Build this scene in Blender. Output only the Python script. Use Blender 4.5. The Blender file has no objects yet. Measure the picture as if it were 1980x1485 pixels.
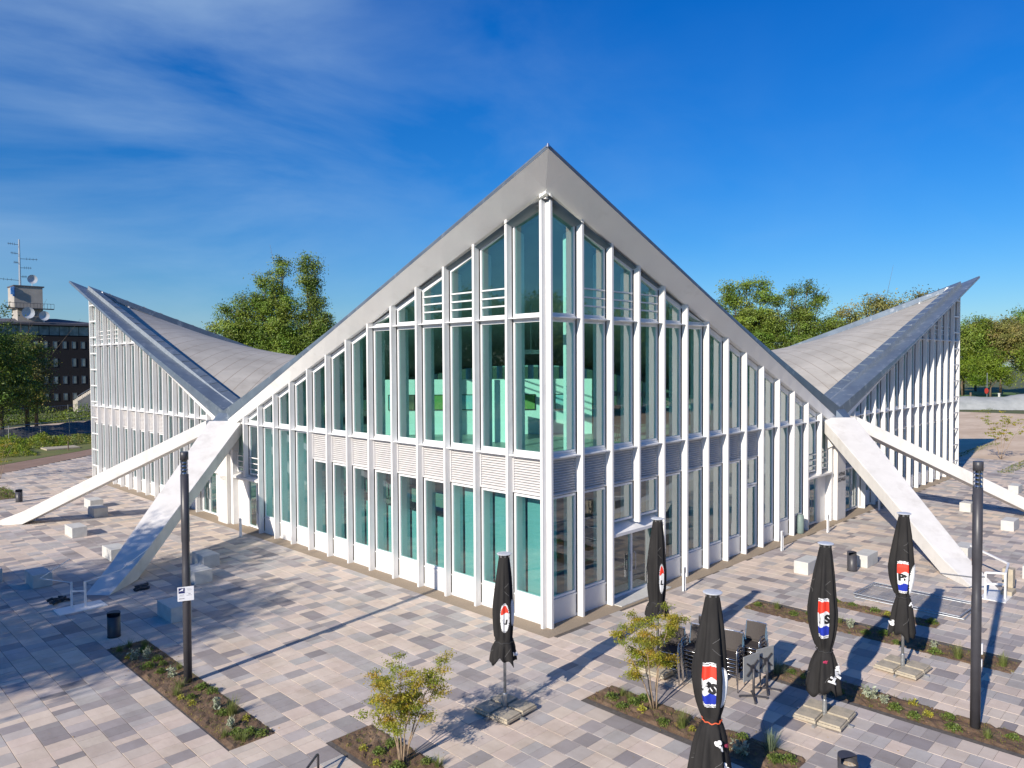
import bpy, bmesh, math, random
from mathutils import Vector, Matrix
R = math.radians
S = bpy.context.scene
COL = S.collection

# ------------------------------------------------------------------ camera, world, sun, exposure
def make_camera():
    yaw, pitch, roll = .7874, -.0281, -.0054
    fw = Vector((math.cos(pitch)*math.sin(yaw), math.cos(pitch)*math.cos(yaw), math.sin(pitch)))
    r = Vector((math.cos(yaw), -math.sin(yaw), 0)); u = r.cross(fw)
    r2 = r*math.cos(roll)+u*math.sin(roll); u2 = -r*math.sin(roll)+u*math.cos(roll)
    m = Matrix((( r2.x, u2.x, -fw.x, -16.0965), (r2.y, u2.y, -fw.y, -14.599), (r2.z, u2.z, -fw.z, 7.9116), (0,0,0,1)))
    c = bpy.data.cameras.new('camera'); o = bpy.data.objects.new('camera', c); COL.objects.link(o)
    o.matrix_world = m
    c.sensor_width = 36; c.sensor_fit = 'HORIZONTAL'; c.lens = 1435.2459/1980*36
    c.clip_start = .1; c.clip_end = 2000
    S.camera = o
make_camera()

SUN_AZ, SUN_EL = 9.1, 26.2           # light travels towards +x turned 9 degrees to +y
def make_world():
    w = bpy.data.worlds.new('World'); S.world = w; w.use_nodes = True
    nt = w.node_tree; N = nt.nodes; K = nt.links; N.clear()
    out = N.new('ShaderNodeOutputWorld'); bg = N.new('ShaderNodeBackground'); bg.inputs[1].default_value = .12
    sky = N.new('ShaderNodeTexSky'); sky.sky_type = 'NISHITA'; sky.sun_disc = False
    sky.sun_elevation = R(SUN_EL)
    # direction to the sun = (-cos, -sin); blender rotation measured from +y clockwise
    sky.sun_rotation = math.atan2(-math.cos(R(SUN_AZ)), -math.sin(R(SUN_AZ)))
    sky.altitude = 50; sky.air_density = 1.0; sky.dust_density = .35; sky.ozone_density = 4.0
    tc = N.new('ShaderNodeTexCoord')
    # thin cirrus
    mp = N.new('ShaderNodeMapping'); mp.inputs['Rotation'].default_value = (R(20), R(-14), R(38)); mp.inputs['Scale'].default_value = (.8, 4.2, 6.2)
    n1 = N.new('ShaderNodeTexNoise'); n1.inputs['Scale'].default_value = 1.15; n1.inputs['Detail'].default_value = 8; n1.inputs['Roughness'].default_value = .54; n1.inputs['Distortion'].default_value = .35
    n2 = N.new('ShaderNodeTexNoise'); n2.inputs['Scale'].default_value = 1.3; n2.inputs['Detail'].default_value = 2
    r1 = N.new('ShaderNodeMapRange'); r1.inputs[1].default_value = .40; r1.inputs[2].default_value = .80
    r2 = N.new('ShaderNodeMapRange'); r2.inputs[1].default_value = .42; r2.inputs[2].default_value = .66
    mu = N.new('ShaderNodeMath'); mu.operation = 'MULTIPLY'
    mu2 = N.new('ShaderNodeMath'); mu2.operation = 'MULTIPLY'; mu2.inputs[1].default_value = .62
    hs = N.new('ShaderNodeHueSaturation'); hs.inputs['Saturation'].default_value = 1.3; hs.inputs['Value'].default_value = 1.06; hs.inputs['Hue'].default_value = .497
    gm = N.new('ShaderNodeMix'); gm.data_type = 'RGBA'; gm.inputs['B'].default_value = (3.0, 4.2, 5.5, 1)
    # more cloud towards the left (north-west) half
    sep = N.new('ShaderNodeSeparateXYZ'); lw = N.new('ShaderNodeMath'); lw.operation = 'SUBTRACT'
    r3 = N.new('ShaderNodeMapRange'); r3.inputs[1].default_value = -.35; r3.inputs[2].default_value = .55; r3.inputs[3].default_value = .22; r3.inputs[4].default_value = 1
    mu3 = N.new('ShaderNodeMath'); mu3.operation = 'MULTIPLY'
    K.new(tc.outputs['Generated'], mp.inputs[0]); K.new(mp.outputs[0], n1.inputs['Vector']); K.new(tc.outputs['Generated'], n2.inputs['Vector'])
    K.new(tc.outputs['Generated'], sep.inputs[0]); K.new(sep.outputs[1], lw.inputs[0]); K.new(sep.outputs[0], lw.inputs[1]); K.new(lw.outputs[0], r3.inputs[0])
    K.new(n1.outputs[0], r1.inputs[0]); K.new(n2.outputs[0], r2.inputs[0]); K.new(r1.outputs[0], mu.inputs[0]); K.new(r2.outputs[0], mu.inputs[1])
    K.new(mu.outputs[0], mu2.inputs[0]); K.new(mu2.outputs[0], mu3.inputs[0]); K.new(r3.outputs[0], mu3.inputs[1])
    tn = N.new('ShaderNodeMix'); tn.data_type = 'RGBA'; tn.blend_type = 'MULTIPLY'; tn.inputs['Factor'].default_value = 1; tn.inputs['B'].default_value = (.13, .51, .78, 1)
    # atmosphere tint: deeper towards the zenith, paler towards the horizon
    sz = N.new('ShaderNodeSeparateXYZ'); K.new(tc.outputs['Generated'], sz.inputs[0])
    rz = N.new('ShaderNodeMapRange'); rz.inputs[1].default_value = .02; rz.inputs[2].default_value = .42; K.new(sz.outputs[2], rz.inputs[0])
    hz = N.new('ShaderNodeMix'); hz.data_type = 'RGBA'; hz.inputs['A'].default_value = (.40, .50, .62, 1); hz.inputs['B'].default_value = (.10, .52, .84, 1); K.new(rz.outputs[0], hz.inputs['Factor']); K.new(hz.outputs['Result'], tn.inputs['B'])
    K.new(sky.outputs[0], hs.inputs['Color']); K.new(hs.outputs[0], tn.inputs['A']); K.new(tn.outputs['Result'], gm.inputs['A']); K.new(mu3.outputs[0], gm.inputs['Factor'])
    K.new(gm.outputs['Result'], bg.inputs[0]); K.new(bg.outputs[0], out.inputs[0])
    L = bpy.data.lights.new('sun', 'SUN'); L.energy = 4.9; L.angle = R(.55); L.color = (1, .90, .77)
    o = bpy.data.objects.new('sun', L); COL.objects.link(o)
    d = Vector((math.cos(R(SUN_AZ))*math.cos(R(SUN_EL)), math.sin(R(SUN_AZ))*math.cos(R(SUN_EL)), -math.sin(R(SUN_EL))))
    o.rotation_euler = d.to_track_quat('-Z', 'Y').to_euler()
make_world()
S.view_settings.view_transform = 'Standard'; S.view_settings.look = 'None'; S.view_settings.gamma = 1
S.view_settings.exposure = .40
S.cycles.max_bounces = 9; S.cycles.transparent_max_bounces = 24; S.cycles.diffuse_bounces = 4; S.cycles.glossy_bounces = 4

# ------------------------------------------------------------------ helpers
def tag(o, label=None, cat=None, group=None, kind=None):
    if label: o['label'] = label
    if cat: o['category'] = cat
    if group: o['group'] = group
    if kind: o['kind'] = kind
    return o
def empty(name, loc=(0,0,0), rz=0, label=None, cat=None, group=None):
    o = bpy.data.objects.new(name, None); o.empty_display_size = .3; COL.objects.link(o)
    o.location = loc; o.rotation_euler = (0, 0, rz)
    return tag(o, label, cat, group)
def copy_tree(o, parent=None):
    c = o.copy(); COL.objects.link(c)
    if parent: c.parent = parent
    for ch in list(o.children): copy_tree(ch, c)
    return c
class MB:
    def __init__(s, tf=None): s.v = []; s.f = []; s.m = []; s.c = []; s.tf = tf; s.mi = 0; s.col = None
    def add(s, vs, fs):
        b = len(s.v); s.v += [tuple(p) for p in vs]
        for f in fs:
            s.f.append(tuple(b+i for i in f)); s.m.append(s.mi); s.c.append(s.col)
    def box(s, x0, x1, y0, y1, z0, z1):
        s.add([(x0,y0,z0),(x1,y0,z0),(x1,y1,z0),(x0,y1,z0),(x0,y0,z1),(x1,y0,z1),(x1,y1,z1),(x0,y1,z1)],
              [(0,3,2,1),(4,5,6,7),(0,1,5,4),(1,2,6,5),(2,3,7,6),(3,0,4,7)])
    def obox(s, c, ax, ay, az):       # centre, three half-axis vectors
        c, ax, ay, az = map(Vector, (c, ax, ay, az)); vs = []
        for k in (-1, 1):
            for i, j in ((-1,-1),(1,-1),(1,1),(-1,1)): vs.append(c+ax*i+ay*j+az*k)
        s.add(vs, [(0,3,2,1),(4,5,6,7),(0,1,5,4),(1,2,6,5),(2,3,7,6),(3,0,4,7)])
    def tube(s, pts, r, n=6, cap=True):
        pts = [Vector(p) for p in pts]; rs = r if isinstance(r, (list, tuple)) else [r]*len(pts)
        vs = []; prev = None
        for i, p in enumerate(pts):
            a = pts[max(i-1,0)]; b = pts[min(i+1,len(pts)-1)]; d = (b-a).normalized()
            ref = Vector((0,0,1)) if abs(d.z) < .95 else Vector((1,0,0))
            x = d.cross(ref).normalized()
            if prev is not None and x.dot(prev) < 0: x = -x
            prev = x; y = d.cross(x)
            for k in range(n):
                t = 2*math.pi*k/n; vs.append(p+(x*math.cos(t)+y*math.sin(t))*rs[i])
        fs = []
        for i in range(len(pts)-1):
            for k in range(n):
                k2 = (k+1) % n; fs.append((i*n+k, i*n+k2, (i+1)*n+k2, (i+1)*n+k))
        if cap: fs += [tuple(range(n))[::-1], tuple((len(pts)-1)*n+k for k in range(n))]
        s.add(vs, fs)
    def lathe(s, prof, n=24, c=(0,0,0), cap=True):   # prof [(r,z)]
        vs = []
        for r, z in prof:
            for k in range(n): t = 2*math.pi*k/n; vs.append((c[0]+r*math.cos(t), c[1]+r*math.sin(t), c[2]+z))
        fs = []
        for i in range(len(prof)-1):
            for k in range(n): k2 = (k+1) % n; fs.append((i*n+k, i*n+k2, (i+1)*n+k2, (i+1)*n+k))
        if cap: fs += [tuple(range(n))[::-1], tuple((len(prof)-1)*n+k for k in range(n))]
        s.add(vs, fs)
    def prism(s, poly, a, b, axis='y'):   # polygon in (s,z), extruded between n=a and n=b
        n = len(poly); vs = [(p[0], a, p[1]) for p in poly]+[(p[0], b, p[1]) for p in poly]
        s.add(vs, [tuple(range(n)), tuple(range(2*n-1, n-1, -1))]+[(i, i+n, (i+1) % n+n, (i+1) % n) for i in range(n)])
    def ring(s, outer, inner, a, b):
        n = len(outer); vs = [(p[0],a,p[1]) for p in outer]+[(p[0],a,p[1]) for p in inner]+[(p[0],b,p[1]) for p in outer]+[(p[0],b,p[1]) for p in inner]
        fs = []
        for i in range(n):
            j = (i+1) % n
            fs += [(i,j,n+j,n+i), (2*n+i,3*n+i,3*n+j,2*n+j), (i,2*n+i,2*n+j,j), (n+i,n+j,3*n+j,3*n+i)]
        s.add(vs, fs)
    def build(s, name, mats, parent=None, smooth=False, fix=True, bevel=0):
        me = bpy.data.meshes.new(name)
        vs = [s.tf(*p) for p in s.v] if s.tf else s.v
        me.from_pydata(vs, [], s.f)
        if not isinstance(mats, (list, tuple)): mats = [mats]
        for m in mats: me.materials.append(m)
        if len(mats) > 1: me.polygons.foreach_set('material_index', s.m)
        if any(c is not None for c in s.c):
            ca = me.color_attributes.new('Col', 'FLOAT_COLOR', 'CORNER'); buf = []
            for p, c in zip(me.polygons, s.c): buf += list(c or (1,1,1,1))*p.loop_total
            ca.data.foreach_set('color', buf)
        if fix:
            bm = bmesh.new(); bm.from_mesh(me); bmesh.ops.recalc_face_normals(bm, faces=bm.faces[:]); bm.to_mesh(me); bm.free()
        if smooth: me.polygons.foreach_set('use_smooth', [True]*len(me.polygons))
        me.update()
        o = bpy.data.objects.new(name, me); COL.objects.link(o)
        if parent: o.parent = parent
        if bevel:
            b = o.modifiers.new('bevel', 'BEVEL'); b.width = bevel; b.segments = 2; b.limit_method = 'ANGLE'
        return o

def nmix(nt, a, b, fac):
    m = nt.nodes.new('ShaderNodeMix'); m.data_type = 'RGBA'
    if isinstance(a, tuple): m.inputs['A'].default_value = a
    else: nt.links.new(a, m.inputs['A'])
    if isinstance(b, tuple): m.inputs['B'].default_value = b
    else: nt.links.new(b, m.inputs['B'])
    if isinstance(fac, float): m.inputs['Factor'].default_value = fac
    else: nt.links.new(fac, m.inputs['Factor'])
    return m.outputs['Result']
def noise(nt, scale, detail=4, rough=.55, lo=.35, hi=.65, co='Object', stretch=None):
    tc = nt.nodes.new('ShaderNodeTexCoord'); n = nt.nodes.new('ShaderNodeTexNoise')
    n.inputs['Scale'].default_value = scale; n.inputs['Detail'].default_value = detail; n.inputs['Roughness'].default_value = rough
    src = tc.outputs[co]
    if stretch:
        mp = nt.nodes.new('ShaderNodeMapping'); mp.inputs['Scale'].default_value = stretch; nt.links.new(src, mp.inputs[0]); src = mp.outputs[0]
    nt.links.new(src, n.inputs['Vector'])
    r = nt.nodes.new('ShaderNodeMapRange'); r.inputs[1].default_value = lo; r.inputs[2].default_value = hi
    nt.links.new(n.outputs[0], r.inputs[0]); return r.outputs[0]
def mat(name, a, b=None, scale=6, rough=.6, metal=0, bump=0, bscale=40, spec=.5, stretch=None, lo=.35, hi=.65, attr=False, dirt=None, co='Object'):
    m = bpy.data.materials.new(name); m.use_nodes = True; nt = m.node_tree
    bs = nt.nodes['Principled BSDF']; bs.inputs['Roughness'].default_value = rough; bs.inputs['Metallic'].default_value = metal
    bs.inputs['Specular IOR Level'].default_value = spec
    a4 = (*a, 1); b4 = (*(b or tuple(c*.82 for c in a)), 1)
    c = nmix(nt, a4, b4, noise(nt, scale, 5, .6, lo, hi, co, stretch))
    if attr:
        at = nt.nodes.new('ShaderNodeAttribute'); at.attribute_name = 'Col'
        mm = nt.nodes.new('ShaderNodeMix'); mm.data_type = 'RGBA'; mm.blend_type = 'MULTIPLY'; mm.inputs['Factor'].default_value = 1
        nt.links.new(at.outputs[0], mm.inputs['A']); nt.links.new(c, mm.inputs['B']); c = mm.outputs['Result']
    if dirt:
        dc, ds, dlo, dhi, dst = dirt
        c = nmix(nt, c, (*dc, 1), noise(nt, ds, 6, .65, dlo, dhi, co, dst))
    nt.links.new(c, bs.inputs['Base Color'])
    if bump:
        bp = nt.nodes.new('ShaderNodeBump'); bp.inputs['Strength'].default_value = bump; bp.inputs['Distance'].default_value = .02
        nt.links.new(noise(nt, bscale, 6, .6, 0, 1, co), bp.inputs['Height']); nt.links.new(bp.outputs[0], bs.inputs['Normal'])
    return m
def glass(name, tint, refl=1.0, base=.03):
    m = bpy.data.materials.new(name); m.use_nodes = True; nt = m.node_tree; nt.nodes.clear()
    out = nt.nodes.new('ShaderNodeOutputMaterial'); mx = nt.nodes.new('ShaderNodeMixShader')
    tr = nt.nodes.new('ShaderNodeBsdfTransparent'); tr.inputs[0].default_value = (*tint, 1)
    gl = nt.nodes.new('ShaderNodeBsdfGlossy'); gl.inputs[0].default_value = (.95, .98, 1, 1); gl.inputs[1].default_value = .015
    fr = nt.nodes.new('ShaderNodeFresnel'); fr.inputs[0].default_value = 1.5
    ma = nt.nodes.new('ShaderNodeMath'); ma.operation = 'MULTIPLY_ADD'; ma.inputs[1].default_value = refl; ma.inputs[2].default_value = base; ma.use_clamp = True
    # slight waviness of real panes
    bp = nt.nodes.new('ShaderNodeBump'); bp.inputs['Strength'].default_value = .13; bp.inputs['Distance'].default_value = .02
    nt.links.new(noise(nt, .7, 1, .4, 0, 1), bp.inputs['Height']); nt.links.new(bp.outputs[0], gl.inputs['Normal'])
    ge = nt.nodes.new('ShaderNodeNewGeometry'); iv = nt.nodes.new('ShaderNodeMath'); iv.operation = 'SUBTRACT'; iv.inputs[0].default_value = 1
    mk = nt.nodes.new('ShaderNodeMath'); mk.operation = 'MULTIPLY'
    nt.links.new(ge.outputs['Backfacing'], iv.inputs[1]); nt.links.new(ma.outputs[0], mk.inputs[0]); nt.links.new(iv.outputs[0], mk.inputs[1])
    nt.links.new(fr.outputs[0], ma.inputs[0]); nt.links.new(mk.outputs[0], mx.inputs[0])
    nt.links.new(tr.outputs[0], mx.inputs[1]); nt.links.new(gl.outputs[0], mx.inputs[2]); nt.links.new(mx.outputs[0], out.inputs[0])
    return m
def leafmat(name, a, b, trans=.45, scale=.6):
    m = bpy.data.materials.new(name); m.use_nodes = True; nt = m.node_tree; nt.nodes.clear()
    out = nt.nodes.new('ShaderNodeOutputMaterial'); mx = nt.nodes.new('ShaderNodeMixShader'); mx.inputs[0].default_value = trans
    at = nt.nodes.new('ShaderNodeAttribute'); at.attribute_name = 'Col'
    c = nmix(nt, (*a,1), (*b,1), noise(nt, scale, 3, .5, .38, .62))
    mm = nt.nodes.new('ShaderNodeMix'); mm.data_type = 'RGBA'; mm.blend_type = 'MULTIPLY'; mm.inputs['Factor'].default_value = 1
    nt.links.new(at.outputs[0], mm.inputs['A']); nt.links.new(c, mm.inputs['B'])
    d = nt.nodes.new('ShaderNodeBsdfPrincipled'); d.inputs['Roughness'].default_value = .5; d.inputs['Specular IOR Level'].default_value = .35; t = nt.nodes.new('ShaderNodeBsdfTranslucent')
    nt.links.new(mm.outputs['Result'], d.inputs['Base Color']); nt.links.new(mm.outputs['Result'], t.inputs[0])
    nt.links.new(d.outputs[0], mx.inputs[1]); nt.links.new(t.outputs[0], mx.inputs[2]); nt.links.new(mx.outputs[0], out.inputs[0])
    return m

M = dict(
 white = mat('white_metal', (.76,.76,.75), (.71,.71,.71), 1.2, .38, dirt=((.56,.55,.52), 1.9, .55, .92, (1,1,.35))),
 frame = mat('white_frame', (.78,.79,.80), (.74,.75,.76), 2, .35),
 plaster = mat('white_concrete', (.70,.69,.67), (.62,.61,.59), .9, .8, bump=.3, bscale=22, dirt=((.44,.42,.39), 1.3, .50, .95, (1,1,.6))),
 soffit = mat('soffit_render', (.93,.925,.90), (.89,.88,.855), .5, .85, bump=.1, bscale=12, dirt=((.66,.63,.58), .8, .58, .95, None)),
 roof = None, zinc = None,
 louvre = mat('louvre_aluminium', (.68,.67,.67), (.62,.61,.61), 3, .4),
 dark = mat('dark_gap', (.03,.032,.035), (.02,.02,.022), 4, .7),
 lback = mat('louvre_backing', (.50,.50,.50), None, 3, .7),
 interior = mat('interior_white', (.82,.82,.80), (.78,.78,.76), .6, .8),
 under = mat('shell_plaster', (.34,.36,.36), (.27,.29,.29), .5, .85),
 blind = mat('blind_fabric', (.30,.41,.46), (.24,.34,.39), .5, .8, stretch=(1,1,.15)),
 floorin = mat('interior_floor', (.38,.38,.36), (.3,.3,.29), .8, .35),
 dinterior = mat('interior_grey', (.22,.24,.24), (.15,.17,.17), .4, .7),
 concrete = mat('block_concrete', (.56,.56,.53), (.48,.48,.46), 3, .8, bump=.15, bscale=60, dirt=((.36,.36,.33), 2.2, .60, .85, None)),
 slab = mat('slab_concrete', (.47,.41,.31), (.36,.32,.25), 5, .9, bump=.4, bscale=40, dirt=((.2,.2,.17), 3, .55, .85, None)),
 anth = mat('anthracite_paint', (.055,.055,.065), (.042,.042,.05), 3, .42, spec=.5, bump=.04),
 steel = mat('galvanised_steel', (.52,.54,.55), (.36,.38,.40), 14, .38, metal=.75),
 alu = mat('polished_aluminium', (.72,.73,.75), (.6,.61,.63), 8, .22, metal=1),
 canopy = mat('black_fabric', (.016,.0155,.016), (.027,.026,.026), 5, .85, spec=.25, bump=.25, bscale=60, stretch=(1,1,.2)),
 seamw = mat('grey_stitch', (.16,.16,.16), None, 20, .8),
 capw = mat('parasol_cap', (.60,.63,.67), (.5,.53,.57), 5, .4),
 mark = mat('print_magenta', (.45,.03,.10), (.2,.02,.05), 20, .6),
 red = mat('print_red', (.80,.045,.02), (.66,.04,.02), 4, .6), blue = mat('print_blue', (.01,.035,.42), (.012,.03,.34), 4, .6),
 pwhite = mat('print_white', (.78,.79,.80), (.70,.71,.73), 4, .6), pblack = mat('print_black', (.012,.012,.014), None, 4, .6),
 strap = mat('orange_strap', (.65,.11,.04), None, 9, .7),
 mesh = mat('chair_weave', (.055,.045,.042), (.035,.03,.028), 60, .7),
 soil = mat('bed_soil', (.17,.105,.062), (.095,.06,.038), 5, .95, bump=1.0, bscale=22, dirt=((.26,.18,.115), 1.6, .5, .75, None)),
 grit = mat('gravel_strip', (.36,.29,.21), (.25,.20,.145), 45, .95, bump=.6, bscale=120),
 joint = mat('paving_joint', (.13,.115,.10), (.08,.07,.065), 10, .95),
 bark = mat('bark', (.20,.15,.105), (.10,.075,.055), 8, .9, bump=.5, bscale=20, stretch=(1,1,.2)),
 barkl = mat('pale_stem', (.36,.27,.18), (.22,.16,.11), 14, .8),
 ldark = mat('dark_brick', (.009,.008,.011), (.014,.013,.015), 5, .9),
 tower = mat('tower_render', (.42,.39,.35), (.32,.30,.27), .6, .85, dirt=((.3,.28,.25), .8, .55, .85, None)),
 awin = mat('office_glass_sky', (.24,.30,.30), (.10,.14,.15), .8, .12),  # pale pane colour has the sky's reflection painted in
 slate = mat('slate_roof', (.10,.10,.12), (.07,.07,.085), 1, .7),
 dirtg = mat('dry_earth', (.62,.48,.345), (.52,.39,.27), .25, .95, bump=.4, bscale=3, dirt=((.72,.58,.43), .12, .45, .7, (1,3,1))),
 path = mat('red_gravel_path', (.30,.20,.15), (.24,.16,.12), .6, .95),
 sandr = mat('sandy_road', (.60,.48,.36), (.50,.40,.29), .2, .95, dirt=((.33,.25,.17), .35, .5, .75, (1,2,1))),
 grass = mat('meadow', (.10,.14,.03), (.17,.16,.05), .35, .95, bump=.8, bscale=4),
 lawn = mat('lawn', (.10,.18,.035), (.07,.14,.03), .2, .95),
 base = mat('open_ground', (.075,.10,.03), (.11,.12,.045), .05, .95),
 heap = mat('gravel_heap', (.34,.36,.36), (.26,.28,.28), .7, .95, bump=.9, bscale=3),
 ditch_shade = mat('shaded_ditch', (.05,.06,.075), (.12,.11,.10), .5, .8),
 sign = mat('sign_white', (.78,.80,.84), (.72,.74,.78), 6, .4), navy = mat('sign_navy', (.02,.03,.14), None, 6, .4), greyink = mat('sign_grey_ink', (.35,.36,.40), None, 6, .5),
 inkdark = mat('wall_lettering', (.03,.03,.03), None, 6, .5), inkpale = mat('pale_lettering', (.45,.45,.43), None, 6, .5),
 redsign = mat('red_paint', (.55,.05,.03), None, 6, .5),
 green_g = mat('bin_green_grey', (.20,.27,.25), (.16,.22,.21), 3, .5),
 litter = mat('litter', (.6,.42,.22), (.75,.72,.68), 30, .8),
 grass_leaf = leafmat('grass_blades', (.15,.20,.05), (.24,.25,.09), .3, 3),
 bluegrass = leafmat('blue_grass_blades', (.16,.22,.13), (.24,.30,.20), .3, 3),
 low_leaf = leafmat('low_plant_leaves', (.12,.19,.035), (.20,.25,.06), .35, 4),
 yel_leaf = leafmat('yellow_leaves', (.42,.38,.05), (.30,.33,.06), .3, 4),
 silver_leaf = leafmat('silver_leaves', (.27,.31,.22), (.38,.41,.31), .2, 4),
 maple_leaf = leafmat('maple_leaves', (.32,.36,.04), (.42,.37,.07), .45, 2.2),
 far_leaf = leafmat('tree_leaves', (.135,.215,.03), (.20,.265,.045), .2, .25),
 far_leaf2 = leafmat('dark_tree_leaves', (.10,.165,.025), (.15,.21,.035), .18, .25),
 brown_leaf = leafmat('budding_tree_leaves', (.28,.24,.09), (.20,.215,.06), .22, .2),
 bright_leaf = leafmat('fresh_tree_leaves', (.19,.28,.03), (.24,.30,.045), .45, .2),
 glass = glass('green_glass', (.74,.945,.90), 1.9, .06),
 glass2 = glass('facade_glass', (.74,.945,.90), 1.9, .06),
 pic_sky = mat('picture_sky', (.25,.50,.62), (.45,.62,.60), 2, .6), pic_green = mat('picture_green', (.12,.30,.08), (.25,.32,.10), 3, .6), pic_dark = mat('picture_dark', (.05,.05,.055), (.22,.16,.10), 2, .6),
 clear = glass('lamp_glass', (.93,.94,.95), 1.5, .16),
)
def roofmat():
    m = mat('roof_concrete', (.46,.435,.385), (.36,.34,.30), .35, .85, dirt=((.27,.245,.21), .9, .52, .88, None), bump=.1, bscale=8)
    nt = m.node_tree; bs = nt.nodes['Principled BSDF']; src = bs.inputs['Base Color'].links[0].from_socket
    g = nt.nodes.new('ShaderNodeAttribute'); g.attribute_name = 'Col'   # per shell joint coordinate is baked as 'seam'
    tc = nt.nodes.new('ShaderNodeTexCoord'); sp = nt.nodes.new('ShaderNodeSeparateXYZ'); nt.links.new(tc.outputs['Object'], sp.inputs[0])
    def M_(op, a, b=None, c=None):
        n = nt.nodes.new('ShaderNodeMath'); n.operation = op
        for i, q in enumerate((a, b, c)):
            if q is None: continue
            if isinstance(q, (int, float)): n.inputs[i].default_value = q
            else: nt.links.new(q, n.inputs[i])
        return n.outputs[0]
    # sign of (x-c)(y-c): near/far shells use x+y, side shells x-y
    s = M_('SIGN', M_('MULTIPLY', M_('SUBTRACT', sp.outputs[0], 21.8), M_('SUBTRACT', sp.outputs[1], 21.8)))
    t = M_('MULTIPLY_ADD', sp.outputs[1], s, sp.outputs[0])
    fr = M_('FRACT', M_('DIVIDE', t, 1.15))
    line = M_('LESS_THAN', fr, .045)
    strip = nt.nodes.new('ShaderNodeTexWhiteNoise'); strip.noise_dimensions = '1D'; nt.links.new(M_('FLOOR', M_('DIVIDE', t, 1.15)), strip.inputs['W'])
    mr = nt.nodes.new('ShaderNodeMapRange'); mr.inputs[3].default_value = .98; mr.inputs[4].default_value = 1.02; nt.links.new(strip.outputs[0], mr.inputs[0])
    mm = nt.nodes.new('ShaderNodeMix'); mm.data_type = 'RGBA'; mm.blend_type = 'MULTIPLY'; mm.inputs['Factor'].default_value = 1
    cc = nt.nodes.new('ShaderNodeCombineColor'); [nt.links.new(mr.outputs[0], cc.inputs[i]) for i in range(3)]
    nt.links.new(src, mm.inputs['A']); nt.links.new(cc.outputs[0], mm.inputs['B'])
    c = nmix(nt, mm.outputs['Result'], (.25,.21,.17,1), line)
    nt.links.new(c, bs.inputs['Base Color']); return m
M['roof'] = roofmat()
M['zinc'] = mat('zinc_sheet', (.175,.22,.27), (.13,.165,.21), .9, .40, metal=.35, dirt=((.46,.50,.53), 2.2, .56, .85, None), bump=.06, bscale=6)
M['zinclight'] = mat('zinc_upstand', (.36,.40,.43), (.28,.32,.35), 3, .45, metal=.4)

def text_mesh(txt, size, bold=0.0):
    cu = bpy.data.curves.new('lettering', 'FONT'); cu.body = txt; cu.size = size; cu.align_x = 'CENTER'; cu.align_y = 'CENTER'; cu.offset = bold; cu.resolution_u = 3
    o = bpy.data.objects.new('lettering', cu); COL.objects.link(o); bpy.context.view_layer.update()
    me = bpy.data.meshes.new_from_object(o.evaluated_get(bpy.context.evaluated_depsgraph_get()))
    bpy.data.objects.remove(o); bpy.data.curves.remove(cu)
    return [tuple(v.co) for v in me.vertices], [tuple(p.vertices) for p in me.polygons]

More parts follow.
